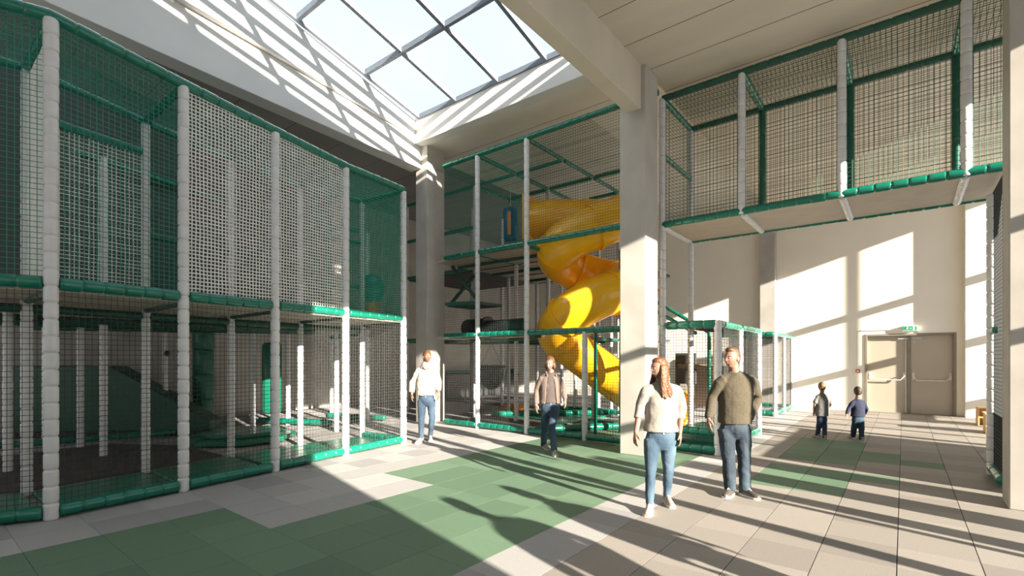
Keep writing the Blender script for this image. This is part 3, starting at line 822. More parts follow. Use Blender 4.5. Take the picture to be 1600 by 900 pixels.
# hollow tube: outer and inner skins
def tube_rings(path, r, n=28):
    rs = []; x = None
    for i, p in enumerate(path):
        d = (path[min(i + 1, len(path) - 1)] - path[max(i - 1, 0)]).normalized()
        if x is None: x, y = frame_of(d)
        else:
            x = (x - d * x.dot(d)).normalized(); y = d.cross(x).normalized()
        rs.append([p + (x * math.cos(t) + y * math.sin(t)) * r for t in [2 * math.pi * j / n for j in range(n)]])
    return rs
outer = tube_rings(cl, RT); innr = tube_rings(cl, RT - .02)
tb.rings(outer + innr[::-1], closed=True)
tb.build('slide_tube', M['yellow'], sld, smooth=True)
fi = list(range(14, len(cl) - 4, 22))
for i in fi:
    seg = cl[i - 1:i + 2]
    a, b = cl[i] + (cl[i - 1] - cl[i]).normalized() * .025, cl[i] + (cl[i + 1] - cl[i]).normalized() * .025
    rr = tube_rings([a, a.lerp(b, .25), a.lerp(b, .75), b], RT + .042)
    c0 = tube_rings([a, b], RT - .005)
    fm = MB(); fm.rings([c0[0]] + rr + [c0[1]])
    fo = fm.build('flange', M['yellow'], sld, smooth=False)
pz = MB()
# square entrance panel standing along the tower's slide bay, with a round opening
n = 32; cy_, cz_, hw, hh = 9.96, 5.04, .54, .55; PXW = -7.17
ci = [(PXW, cy_ + .42 * math.cos(2 * math.pi * k / n), cz_ + .42 * math.sin(2 * math.pi * k / n)) for k in range(n)]
def sqp(k):
    c, s = math.cos(2 * math.pi * k / n), math.sin(2 * math.pi * k / n); m = max(abs(c), abs(s))
    return (PXW, cy_ + hw * c / m, cz_ + hh * s / m)
so_ = [sqp(k) for k in range(n)]
th_ = Vector((.03, 0, 0))
pz.rings([ci, so_, [tuple(Vector(p) + th_) for p in so_], [tuple(Vector(p) + th_) for p in ci]], closed=True)
pz.build('entrance_panel', M['yellow'], sld)
gp.name = 'slide_support'
tag(gp, 'dark green steel post rising beside the yellow slide', 'post')
gp2 = MB().path([(TX[3] + .17, TY + .12, .1), (TX[3] + .17, TY + .12, 2.12)], .035, 12).build('green_pole', M['green'], smooth=True)
tag(gp2, 'slim bright green pole beside the short grey post in front of the slide', 'pole')

# ---- bridge overhead
BZ, BT, BW = 4.0, 6.25, 1.5
BX = [-3.37, -2.05, -0.70, 0.63, 1.96, 3.30]
BY = 8.56
br = thing('netted_bridge', 'raised netted walkway with green rails hanging under the ceiling at upper right', 'bridge', (BX[2], BY, BZ))
post(br, BX[0], BY, 0, BT, .06); post(br, BX[0], BY + BW, 0, BT, .056)
for x in BX[1:5]:
    post(br, x, BY, BZ - .05, BT - .02, .06)
    post(br, x, BY + BW, BZ + .05, BT - .02, .056, M['green_steel'], name='inner_post', seg=.4)
for i in range(5):
    a, b = BX[i], BX[i + 1]
    for y, zt in ((BY, BT), (BY + BW, BT)):
        rail(br, (a, y, BZ), (b, y, BZ), .06, inset=.0); rail(br, (a, y, BT), (b, y, BT), .055, M['green_dk' if y == BY else 'green_dk'], inset=0)
    netp(br, (a, BY, BZ + .05), (b - a, 0, 0), (0, 0, BT - BZ - .05), M['net_dgreen'], .062, .0065, name='side_net')
    netp(br, (a, BY + BW, BZ + .05), (b - a, 0, 0), (0, 0, BT - BZ - .05), M['net_dgreen'], .062, .0065, name='side_net')
    netp(br, (a, BY, BT), (b - a, 0, 0), (0, BW, 0), M['net_dgreen'], .062, .0065, name='roof_net')
for x in BX[:5]:
    cbm = MB().padded((x, BY + .06, BZ - .02), (x, BY + BW - .06, BZ - .02), .055, .09).build('cross_beam', M['grey_pad'], br, smooth=True)
    rail(br, (x, BY, BT), (x, BY + BW, BT), .05)
rail(br, (BX[0], BY, 5.25), (BX[0], BY + BW, 5.25), .045)
netp(br, (BX[0], BY, BZ + .05), (0, BW, 0), (0, 0, BT - BZ), M['net_dgreen'], .062, .0065, name='side_net')
MB().box((BX[0], BY + .05, BZ - .03), (BX[5], BY + BW - .05, BZ + .02)).build('deck', M['deck'], br)

# ---- small cages below the bridge
def cage(name, label, x0, x1, y0, y1, h, ymids, contents=False, netm='net_black'):
    t = thing(name, label, 'play cage', (x1, y0, 0))
    post(t, x1, y0, 0, h + .05, .062); post(t, x1, y1, 0, h + .03, .056); post(t, x0, y1, 0, h, .052)
    for y in ymids: post(t, x1, y, 0, h, .05)
    for z in (.09, h):
        rail(t, (x0, y0, z), (x1, y0, z), .07, inset=.03, jit=.004); rail(t, (x0, y1, z), (x1, y1, z), .06, inset=.03)
        ys = [y0] + ymids + [y1]
        for a, b in zip(ys, ys[1:]): rail(t, (x1, a, z), (x1, b, z), .062, inset=.04, jit=.004)
    netp(t, (x0, y0, .12), (x1 - x0, 0, 0), (0, 0, h - .18), M[netm], .05, .0055, name='side_net')
    netp(t, (x1, y0, .12), (0, y1 - y0, 0), (0, 0, h - .18), M[netm], .05, .0055, name='side_net')
    netp(t, (x0, y1, .12), (x1 - x0, 0, 0), (0, 0, h - .18), M[netm], .05, .0055, name='back_net')
    netp(t, (x0, y0, h), (x1 - x0, 0, 0), (0, y1 - y0, 0), M[netm], .05, .0055, name='roof_net')
    return t
c1 = cage('play_cage', 'nearer green railed net cage behind the man, ending at the tall grey post', -3.32, -2.42, 8.56, 11.53, 2.2, [10.0])
rail(c1, (-3.3, 8.60, .38), (-2.5, 8.60, .38), .065, name='padded_rail')
MB().box((-3.25, 8.75, 0.01), (-2.5, 10.3, .34)).build('green_step', M['green'], c1, bevel=.05)
MB().box((-3.25, 10.4, 0.01), (-2.5, 11.4, .12)).build('back_step', M['green_mat'], c1, bevel=.03)
c2 = cage('play_cage', 'farther small net cage with a green top rail beside the cream wall', -4.3, -2.80, 15.3, 17.9, 2.3, [16.6])
# sloping board and rails seen in and over the nearer cage
sb = MB().slab((-4.3, 13.3, .35), (1.25, 0, .0), (0.0, -1.4, 1.1), (0, .02, .03)).build('climbing_board', M['brown'])
tag(sb, 'sloping brown board behind the nearer net cage', 'board')
sr = thing('stair_rail', 'pair of sloping green padded handrails above the nearer net cage', 'handrail', (-4.0, 11.7, 2.2))
MB().padded((-4.9, 11.7, 3.1), (-3.5, 11.7, 2.22), .045, .2).build('rail', M['green'], sr, smooth=True)
MB().padded((-4.9, 11.75, 2.85), (-3.8, 11.75, 2.20), .045, .2).build('rail', M['green'], sr, smooth=True)
MB().padded((-3.5, 11.7, 0), (-3.5, 11.7, 2.22), .045, .2).build('rail_post', M['green'], sr, smooth=True)
tag(MB().box((-4.4, 12.0, 1.0), (-3.9, 12.06, 1.75)).box((-4.35, 12.0, 0), (-4.30, 12.05, 1.0)).box((-4.0, 12.0, 0), (-3.95, 12.05, 1.0)).build('notice_board', M['dark_mat'], bevel=.005), 'dark panel on two legs behind the nearer net cage', 'panel')

# ---- play frame at the right, mostly behind the near column
rf = thing('play_structure', 'grey post and net of the play frame half hidden behind the right column', 'play frame', (1.0, 8.3, 0))
RX, RY = 1.02, [8.98, 10.6, 12.2]
RX0 = 0.95
w = C(6.68, 6.86)
post(rf, w.x, w.y, 0, BZ - .1, .058)
rail(rf, (w.x, w.y, .1), (w.x, w.y - 1.0, .1), .06); rail(rf, (w.x, w.y, 2.0), (w.x, w.y - .5, 2.0), .05)
netp(rf, (w.x + .01, w.y, .12), (0, -.95, 0), (0, 0, 3.8), M['net_black'], .05, .006, name='side_net')
netp(rf, (w.x, w.y + .06, .12), (2.3, 0, 0), (0, 0, 3.8), M['net_dgreen'], .055, .006, name='side_net')
for y in (10.6, 12.2):
    post(rf, 1.75, y, 0, BZ - .1 if y < 10 else 2.4, .058)
    post(rf, 3.2, y, 0, 2.4, .058)
for a, b in ((10.6, 12.2),):
    rail(rf, (1.75, a, 2.4), (1.75, b, 2.4), .06); rail(rf, (1.75, a, .1), (1.75, b, .1), .06)
rail(rf, (w.x, w.y + .06, .1), (3.2, w.y + .06, .1), .06)
MB().box((1.85, 8.05, 0), (1.97, 12.2, 1.15)).build('shade_barrier', M['green_mat'], rf, bevel=.03)  # unseen barrier added to throw shade over the floor beside the frame

# ---- benches
def bench(name, label, x0, y0, x1, y1, h):
    t = thing(name, label, 'bench', ((x0 + x1) / 2, y0, 0), 'pale wooden benches beside the door wall')
    th = .03
    MB().box((x0, y0, h - th), (x1, y1, h)).build('seat', M['wood'], t, bevel=.003)
    MB().box((x0, y0, 0), (x0 + th, y1, h - th)).build('side_panel', M['wood'], t, bevel=.003)
    MB().box((x1 - th, y0, 0), (x1, y1, h - th)).build('side_panel', M['wood'], t, bevel=.003)
    MB().box((x0 + th, y0 + .02, h * .42), (x1 - th, y1, h * .42 + th)).build('shelf', M['wood'], t, bevel=.003)
    MB().box((x0 + th, y1 - th, 0.0), (x1 - th, y1, h - th)).build('back_panel', M['wood'], t, bevel=.003)
    return t
bench('wooden_bench', 'farther pale wooden box bench with an open shelf by the door wall', 1.40, 16.25, 2.4, 16.7, .44)
b2 = thing('wooden_bench', 'nearer pale wooden box bench with a closed end, beside the grey post', 'bench', (1.4, 14.6, 0), 'pale wooden benches beside the door wall')
MB().box((1.36, 14.55, .42), (2.4, 15.05, .45)).build('seat', M['wood'], b2, bevel=.003)
MB().box((1.38, 14.57, 0), (1.41, 15.03, .42)).build('side_panel', M['wood'], b2, bevel=.003)
MB().box((1.41, 14.57, 0), (2.38, 14.60, .42)).build('front_panel', M['wood'], b2, bevel=.003)
MB().box((2.35, 14.60, 0), (2.38, 15.03, .42)).build('side_panel', M['wood'], b2, bevel=.003)

# ================================================================== PEOPLE
FOLD = bpy.data.textures.new('cloth_folds', 'CLOUDS'); FOLD.noise_scale = .11; FOLD.noise_depth = 2
def soft(o, vox, smooth=4, disp=0.0):
    m = o.modifiers.new('remesh', 'REMESH'); m.mode = 'VOXEL'; m.voxel_size = vox; m.use_smooth_shade = True
    if smooth:
        s_ = o.modifiers.new('smooth', 'SMOOTH'); s_.factor = .5; s_.iterations = smooth
    if disp:
        d = o.modifiers.new('folds', 'DISPLACE'); d.texture = FOLD; d.strength = disp; d.mid_level = .5; d.texture_coords = 'LOCAL'
    return o

def head_mesh(mb, c, s, rot, female):
    """skull, jaw, brow, nose, lips, chin and ears; local: x right, -y forward, z up"""
    n, m = 40, 30; rs = []
    def put(v): return Vector(c) + rot @ (Vector(v) * s)
    for i in range(1, m):
        ph = -math.pi / 2 + math.pi * i / m; ring = []
        for j in range(n):
            t = 2 * math.pi * j / n
            x = math.cos(ph) * math.cos(t); y = math.cos(ph) * math.sin(t); z = math.sin(ph)
            X, Y, Z = x * .076, y * .096, z * .118
            if Z < 0:
                k = min(1, -Z / .118)
                X *= 1 - (.34 if female else .24) * k ** 1.3
                if Y > 0: Y *= 1 - .45 * k
                else: Y *= 1 - .10 * k
            if Z > .02 and Y > 0: Y *= 1.04
            f = max(0, -y)
            def g(cx, cz, sx, sz): return math.exp(-((X - cx) / sx) ** 2 - ((Z - cz) / sz) ** 2) * (1 if f > .25 else 0)
            Y -= .020 * g(0, -.030, .012, .017) + .010 * g(0, -.008, .009, .022)
            Y -= .006 * g(0, .022, .045, .010)
            Y += .010 * g(.031, .004, .015, .012) + .010 * g(-.031, .004, .015, .012)
            Y -= .007 * g(0, -.062, .020, .009)
            Y -= .009 * g(0, -.098, .022, .014)
            Y -= .004 * g(.04, -.03, .018, .02) + .004 * g(-.04, -.03, .018, .02)
            ring.append(put((X, Y, Z)))
        rs.append(ring)
    mb.rings(rs)
    for sx in (-1, 1):
        mb.ball(put((sx * .079, .008, -.008)), (.012 * s, .022 * s, .032 * s), 10, 8, rot)

def hand(mb, w, d, thumb_dir, palm_n, s=1.0, curl=.35):
    """w wrist, d pointing direction, thumb_dir side of the palm, palm_n towards the palm's inside"""
    w, d = Vector(w), Vector(d).normalized()
    t = Vector(thumb_dir); t = (t - d * t.dot(d)).normalized()
    n_ = Vector(palm_n); n_ = (n_ - d * n_.dot(d) - t * n_.dot(t)).normalized()
    pl_ = .088 * s
    mb.path([w, w + d * .03 * s, w + d * pl_ * .7, w + d * pl_], [(.026 * s, .022 * s), (.030 * s, .020 * s), (.033 * s, .018 * s), (.030 * s, .014 * s)], 12)
    for k in (-1, -.33, .33, 1):   # widen the palm along the thumb axis
        mb.path([w + t * k * .010 * s + d * .01, w + t * k * .028 * s + d * pl_], [.016 * s, .012 * s], 8, round_ends=True)
    for k, L in ((1, .068), (.33, .078), (-.33, .072), (-1, .056)):
        b0 = w + d * pl_ * .95 + t * k * .029 * s
        L *= s; p = [b0]; dr = d.copy()
        for q, fr in enumerate((.45, .3, .25)):
            dr = (dr + n_ * curl * (q * .6 + .35)).normalized()
            p.append(p[-1] + dr * L * fr)
        mb.path(p, [.0098 * s, .0092 * s, .0085 * s, .0072 * s], 8, round_ends=True)
    tb0 = w + d * .028 * s + t * .022 * s
    mb.path([tb0, tb0 + (d * .6 + t * .55 + n_ * .3).normalized() * .038 * s, tb0 + (d * .8 + t * .35 + n_ * .4).normalized() * .068 * s], [.0145 * s, .0115 * s, .009 * s], 8, round_ends=True)

def foot(parent, ankle, toe_dir, L, mu, ms, lift=0.0, laces=True):
    """ankle position (floor-relative), direction the toe points; builds shoe and sole"""
    d = Vector((toe_dir[0], toe_dir[1], 0)).normalized(); sd_ = Vector((-d.y, d.x, 0))
    base = Vector((ankle[0], ankle[1], lift)); heel = base - d * L * .26
    pitch = math.asin(min(.6, lift / (L * .8))) if lift else 0
    def pt(f, x, z):  # f along the foot, x side, z up; heel lifted by pitch about the toe
        q = f * L; dz = (L * .80 - q) * math.sin(pitch) - lift if pitch else 0
        return heel + d * q + sd_ * x + Vector((0, 0, z + max(dz, -lift)))
    prof = [(0.0, .024, .05), (.04, .031, .075), (.2, .035, .088), (.38, .038, .082), (.55, .043, .066), (.72, .046, .052), (.88, .041, .042), (.97, .026, .032), (1.0, .012, .022)]
    kk = L / .27
    rs = []
    for f, hw_, hh_ in prof:
        ring = []
        for q in range(14):
            a = 2 * math.pi * q / 14
            x = math.cos(a) * hw_ * kk; z = math.sin(a)
            z = .018 + (z * hh_ if z > 0 else z * .012) * kk
            ring.append(pt(f, x, z))
        rs.append(ring)
    sh = MB().rings(rs)
    sh.path([pt(.17, 0, .05), pt(.17, 0, .105 * kk)], [.040 * kk, .042 * kk], 14)
    shoe = sh.build('shoe', mu, parent, smooth=True)
    n = len(prof); out = []
    pr = [(f, (w_ + .006) * kk) for f, w_, _ in prof]
    poly = [(f, w_) for f, w_ in pr] + [(f, -w_) for f, w_ in pr[::-1]]
    bot = [pt(f, x, 0) for f, x in poly]; top = [pt(f, x, .024) for f, x in poly]
    m_ = len(poly); sm = MB()
    sm.add(bot + top, [tuple(range(m_)), tuple(range(m_, 2 * m_))[::-1]] + [(i, (i + 1) % m_, m_ + (i + 1) % m_, m_ + i) for i in range(m_)])
    so2 = sm.build('sole', ms, shoe)
    if laces:
        lm = MB()
        for f in (.34, .42, .50, .58):
            h = {.34: .092, .42: .086, .50: .079, .58: .070}[f] * kk
            lm.path([pt(f - .01, -.022, h - .008), pt(f, 0, h + .014), pt(f + .01, .022, h - .008)], .0035, 6)
            lm.path([pt(f + .03, -.022, h - .012), pt(f, 0, h + .013), pt(f - .02, .022, h - .006)], .0035, 6)
        lm.build('laces', M['lace'], shoe)
    return shoe

def person(spec):
    """spec joints: (px, py, dd) read in the photograph at distance depth+dd"""
    D = spec['depth']; bx = (spec['cx'] - 800) / F * D
    loc = C(bx, D, 0)
    root = thing('person', spec['label'], 'person', loc, spec.get('group'))
    root.rotation_euler = (0, 0, YAW)
    def J(k):
        v = spec[k]; px, py = v[0], v[1]; dd = v[2] if len(v) > 2 else 0.0
        d = D + dd
        return Vector(((px - 800) / F * d - bx, dd, CAMZ + (560 - py) / F * d))
    s = spec.get('s', 1.0)             # body size
    j = {k: J(k) for k in ('neck', 'shL', 'shR', 'elL', 'elR', 'wrL', 'wrR', 'hipL', 'hipR', 'knL', 'knR', 'anL', 'anR', 'head')}
    j['shL'].z -= .052 * s; j['shR'].z -= .052 * s
    cx = (j['shL'].x + j['shR'].x) / 2; cxp = (j['hipL'].x + j['hipR'].x) / 2
    sw = abs(j['shR'].x - j['shL'].x) / 2; cy0 = (j['shL'].y + j['shR'].y) / 2; cyp = (j['hipL'].y + j['hipR'].y) / 2
    zsx = (j['shL'].z + j['shR'].z) / 2 + .022 * s; zh = (j['hipL'].z + j['hipR'].z) / 2
    hemz = CAMZ + (560 - spec['hem']) / F * D
    ww = spec.get('waist', .15) * s; cw = spec.get('chest', .17) * s; hw = spec.get('hipw', .165) * s; dp = spec.get('deep', .115) * s
    def mixz(z):
        t = (z - zh) / (zsx - zh); return cxp + (cx - cxp) * t, cyp + (cy0 - cyp) * t
    def sec(z, rx, ry): 
        a, b = mixz(z); return (a, b, z, rx, ry)
    fem = spec.get('female', False)
    mk = spec['skin']
    yaw, pitch, roll = spec['face']
    rot = Matrix.Rotation(R(yaw), 3, 'Z') @ Matrix.Rotation(R(pitch), 3, 'X') @ Matrix.Rotation(R(roll), 3, 'Y')
    hs = spec['hs']; hc = j['head']
    # ---- body
    b = MB()
    head_mesh(b, hc, hs, rot, fem)
    nk = hc + rot @ Vector((0, .018, -.07)) * hs
    b.path([nk, nk.lerp(j['neck'], .5), j['neck'] + Vector((0, .01, -.03))], [.050 * s * (1 if fem else 1.15), .051 * s * (1 if fem else 1.15), .062 * s], 16)
    zc = zsx - .14 * s
    b.stack([sec(zh - .08 * s, hw * .6, dp * .6), sec(zh, hw * .7, dp * .7), sec(zh + .16 * s, ww * .85, dp * .8), sec(zc, cw * .88, dp * .85), sec(zsx - .04 * s, cw * .75, dp * .6), (cx, cy0, zsx + .005 * s, cw * .4, dp * .45)])
    for q in 'LR':
        S, E, W_ = j['sh' + q], j['el' + q], j['wr' + q]
        b.path([S.lerp(Vector((cx, cy0, S.z)), .3), S.lerp(E, .5), E, E.lerp(W_, .3), W_], [.036 * s, .040 * s, .036 * s, .036 * s, .025 * s], 12, round_ends=True)
        H, K_, A_ = j['hip' + q], j['kn' + q], j['an' + q]
        b.path([H - Vector((0, 0, .03)), K_, K_.lerp(A_, .35), A_, A_ - Vector((0, 0, .04 * s))], [.055 * s, .046 * s, .046 * s, .032 * s, .03 * s], 12)
        hd = spec['hand' + q]
        if hd: hand(b, W_ - (Vector(hd[0]).normalized() * .012), hd[0], hd[1], hd[2], s * spec.get('hsz', 1.0), hd[3])
    body = b.build('body', mk, root)
    soft(body, .0055 if s > .8 else .005, 2)
    # ---- face details
    def hp(x, y, z): return hc + rot @ (Vector((x, y, z)) * hs)
    if not spec.get('away'):
        for sx in (-1, 1):
            e = MB().ball(hp(sx * .031, -.078, .003), (.0145 * hs, .010 * hs, .0085 * hs), 12, 8, rot).build('eye', M['eye'], root, smooth=True)
            MB().ball(hp(sx * .031, -.0865, .003), (.0065 * hs, .004 * hs, .0065 * hs), 10, 6, rot).build('iris', M['iris'], e, smooth=True)
            MB().path([hp(sx * .016, -.093, .020), hp(sx * .031, -.090, .025), hp(sx * .048, -.076, .020)], [.0025, .0035, .002], 6).build('eyebrow', spec['hairm'], root, smooth=True)
        mm = MB()
        mm.path([hp(-.020, -.083, -.061), hp(-.010, -.0905, -.059), hp(0, -.0925, -.060), hp(.010, -.0905, -.059), hp(.020, -.083, -.061)], [.003, .005, .0055, .005, .003], 8)
        mm.build('lips', M['lips'], root, smooth=True)
    # ---- hair
    h = MB()
    kind = spec['hair']
    def cap(dx, dy, dz, rx, ry, rz): h.ball(hp(dx, dy, dz), (rx * hs, ry * hs, rz * hs), 22, 14, rot)
    if kind == 'long':
        cap(0, .020, .026, .084, .092, .106); cap(0, .040, -.02, .082, .074, .11)
        cap(0, -.012, .080, .066, .070, .048)
        rg = random.Random(5)
        for k in range(38):
            a = R(-24 + 228 * k / 37)          # from one temple round the back to the other
            x0, y0 = math.cos(a) * .082, .012 + math.sin(a) * .080
            out = 1.18 + rg.random() * .22
            Lh = .27 + rg.random() * .05
            p0 = hp(x0, y0, .02); p1 = hp(x0 * 1.06, y0 + .004, -.07)
            p2 = hc + rot @ (Vector((x0 * out, y0 * .9 - .015, -.16)) * hs)
            p3 = hc + Vector(((rot @ Vector((x0, y0, 0))).x * 1.55, (rot @ Vector((x0, y0, 0))).y * 1.2 - .02, -Lh + .02 * math.sin(k * 1.7)))
            h.path([p0, p1, p2, p2.lerp(p3, .5) + Vector((.012 * math.sin(k * 2), 0, 0)), p3], [.018, .021, .021, .019, .008], 8, round_ends=True)
        vox, sm, dsp = .006, 1, .006
    elif kind == 'bob':
        cap(0, .016, .028, .087, .094, .106); cap(0, .036, -.02, .086, .074, .095); cap(0, -.012, .080, .068, .066, .040)
        for sx in (-1, 1): cap(sx * .078, .006, -.045, .024, .050, .062)
        vox, sm, dsp = .006, 1, .014
    elif kind == 'pony':
        cap(0, .012, .030, .083, .099, .104); cap(0, .045, -.01, .078, .06, .085)
        h.path([hp(0, .09, 0), hp(-.02, .10, -.08), hp(-.05, .09, -.17)], [.025, .028, .012], 10, round_ends=True)
        vox, sm, dsp = .006, 2, .006
    elif kind == 'short':
        cap(0, .016, .030, .080, .093, .100); cap(0, .045, -.005, .072, .062, .08); cap(0, -.026, .094, .058, .058, .034)
        vox, sm, dsp = .0055, 1, .012
    else:
        cap(0, .010, .020, .083, .100, .108); cap(0, .03, -.02, .078, .075, .075)
        vox, sm, dsp = .006, 2, .008
    ho = h.build('hair', spec['hairm'], root); soft(ho, vox, sm, dsp)
    # ---- top
    tpm = spec['topm']; t = MB()
    infl = spec.get('loose', .018) * s
    secs = [sec(hemz, hw + infl * 1.05, dp + infl * .9), sec(hemz + .03, hw + infl * 1.15, dp + infl), sec(zh + .17 * s, ww + infl * 1.3, dp + infl * .9), sec((zc + zh + .17 * s) / 2, (ww + cw) / 2 + infl * 1.2, dp + infl),
            sec(zc, cw + infl, dp + infl * .9), sec(zsx - .03 * s, cw + infl * .6, dp * .88), (cx, cy0, zsx + .012 * s, cw * .90, dp * .74), (cx, cy0, zsx + .042 * s, cw * .66, dp * .66), (j['neck'].x, cy0, j['neck'].z - .008 * s, .076 * s, .068 * s)]
    t.stack(secs, 28)
    for q, sg_ in (('L', -1), ('R', 1)):
        S = j['sh' + q]; nb = Vector((j['neck'].x + sg_ * .035 * s, cy0, j['neck'].z - .035 * s))
        t.path([nb, nb.lerp(S + Vector((0, 0, .012 * s)), .55), S + Vector((0, 0, .004))], [.050 * s, .054 * s, .056 * s], 12, round_ends=True)
    if fem and s > .8:
        for sx in (-1, 1): t.ball((mixz(zc)[0] + sx * .062, mixz(zc)[1] - dp * .62, zc - .01), (.062, .055, .062), 14, 10)
    sl_ = spec.get('sleeve', 1.0)
    for q in 'LR':
        S, E, W_ = j['sh' + q], j['el' + q], j['wr' + q]
        if sl_ <= .0: continue
        if sl_ >= .5:
            fr = (sl_ - .5) * 2; end = E.lerp(W_, fr)
            sr_ = spec.get('sleeve_r', (.064, .058, .050, .042))
            Sc = Vector((cx, cy0, S.z))
            t.path([S.lerp(Sc, .5) + Vector((0, 0, .010)), S.lerp(Sc, .15), S.lerp(E, .16), S.lerp(E, .55), E, end], [.055 * s, sr_[0] * 1.03 * s, sr_[0] * s, sr_[1] * s, sr_[2] * s, sr_[3] * s], 16)
        else:
            Sc = Vector((cx, cy0, S.z))
            t.path([S.lerp(Sc, .45) + Vector((0, 0, .012)), S.lerp(Sc, .12), S.lerp(E, .3), S.lerp(E, sl_ * 2)], [.055 * s, .064 * s, .060 * s, .062 * s], 16)
    to = t.build(spec['topname'], tpm, root); soft(to, .0085, 4, spec.get('fold', .016))
    # ribbed hem and cuffs
    # ---- extra garments
    if 'jacket' in spec:
        jm = MB()
        n_ = 28; rin = []
        def arc(z, rx, ry, x0, y0, g0):
            pts = []
            a0 = -90 + g0; a1 = 270 - g0
            for k in range(n_ + 1):
                a = R(a0 + (a1 - a0) * k / n_); pts.append((x0 + math.cos(a) * rx, y0 + math.sin(a) * ry, z))
            return pts
        lv = []
        for z, rx, ry, g0 in ((hemz - .01, hw + .04, dp + .03, 32), (zh + .17, ww + .045, dp + .035, 28), (zc, cw + .035, dp + .035, 26), (zsx - .02, cw + .02, dp * .95, 20), (zsx + .03, cw * .6, dp * .75, 25)):
            x0, y0 = mixz(z) if z <= zsx else (cx, cy0)
            lv.append((arc(z, rx, ry, x0, y0, g0), arc(z, rx - .018, ry - .018, x0, y0, g0)))
        for (o1, i1), (o2, i2) in zip(lv, lv[1:]):
            for k in range(n_):
                jm.add([o1[k], o1[k + 1], o2[k + 1], o2[k], i1[k], i1[k + 1], i2[k + 1], i2[k]],
                       [(0, 1, 2, 3), (7, 6, 5, 4), (0, 4, 5, 1), (1, 5, 6, 2), (2, 6, 7, 3), (3, 7, 4, 0)])
        for q in 'LR':
            S, E, W_ = j['sh' + q], j['el' + q], j['wr' + q]
            jm.path([S.lerp(Vector((cx, cy0, S.z)), .4) + Vector((0, 0, .012)), S.lerp(Vector((cx, cy0, S.z)), .1), S.lerp(E, .5), E, E.lerp(W_, .92)], [.06, .070, .060, .052, .042], 14)
        jo = jm.build('jacket', M['hoodie'], root); soft(jo, .008, 3, .012)
        hd_ = MB(); hd_.path([(j['neck'].x - .075, cy0 - .075, zsx + .03), (j['neck'].x - .085, cy0 + .03, zsx + .07), (j['neck'].x, cy0 + .11, zsx + .06), (j['neck'].x + .085, cy0 + .03, zsx + .07), (j['neck'].x + .075, cy0 - .075, zsx + .03)], [.018, .030, .045, .030, .018], 12, round_ends=True)
        soft(hd_.build('hood', M['hoodie'], root), .008, 3)
    if 'scarf' in spec:
        sm_ = MB()
        for k, (rr, z, tr) in enumerate(((.078, .01, .034), (.088, -.025, .036), (.070, .035, .028))):
            ring = [(j['neck'].x + math.cos(a) * rr, cy0 - .01 + math.sin(a) * rr * .95, j['neck'].z + z + .012 * math.sin(3 * a + k)) for a in [2 * math.pi * q / 20 for q in range(21)]]
            sm_.path(ring, tr, 12)
        sm_.ball((j['neck'].x + .01, cy0 - .10, j['neck'].z - .045), (.055, .035, .05))
        soft(sm_.build('scarf', M['scarf'], root), .008, 2, .018)
    # collar ring
    if spec.get('collar'):
        r_ = [(j['neck'].x + math.cos(a) * .073 * s, cy0 + math.sin(a) * .066 * s, j['neck'].z - .010 * s + .010 * math.sin(a)) for a in [2 * math.pi * q / 24 for q in range(25)]]
        MB().path(r_, .008, 8).build('collar', tpm, root, smooth=True)
    # ---- trousers
    lg = MB()
    jr = spec.get('jean_r', (.088, .062, .058, .044))
    wz = zh + .07 * s
    lg.stack([sec(zh - .13 * s, hw * .45, dp * .45), sec(zh - .09 * s, hw * .75, dp * .75), sec(zh - .045 * s, hw * .95, dp * .93), sec(zh, hw, dp), sec(wz, hw * .93, dp * .93), sec(wz + .05 * s, hw * .9, dp * .9)], 24)
    for q in 'LR':
        H, K_, A_ = j['hip' + q], j['kn' + q], j['an' + q]
        H2 = H + Vector((0, 0, -.02)); end = A_ + Vector((0, 0, .0)); md = K_.lerp(A_, .45)
        lg.path([H2, H2.lerp(K_, .35), K_, md, end, end - Vector((0, 0, .025 * s))], [jr[0] * s, jr[0] * s * .93, jr[1] * s, jr[2] * s, jr[3] * s, (jr[3] + .002) * s], 16)
    lo_ = lg.build(spec.get('legname', 'jeans'), spec['legm'], root); soft(lo_, .0085, 4, spec.get('lfold', .018))
    # fly and pocket stitching
    if s > .8 and not spec.get('away'):
        MB().ball((cxp, cyp - dp * .98, wz - .01), (.009, .005, .009), 10, 6).build('button', M['lgrey'], root, smooth=True)
    # ---- shoes
    for q in 'LR':
        f = spec['foot' + q]
        foot(root, j['an' + q], f[0], f[1], spec['shoem'], spec['solem'], f[2], s > .8)
    return root

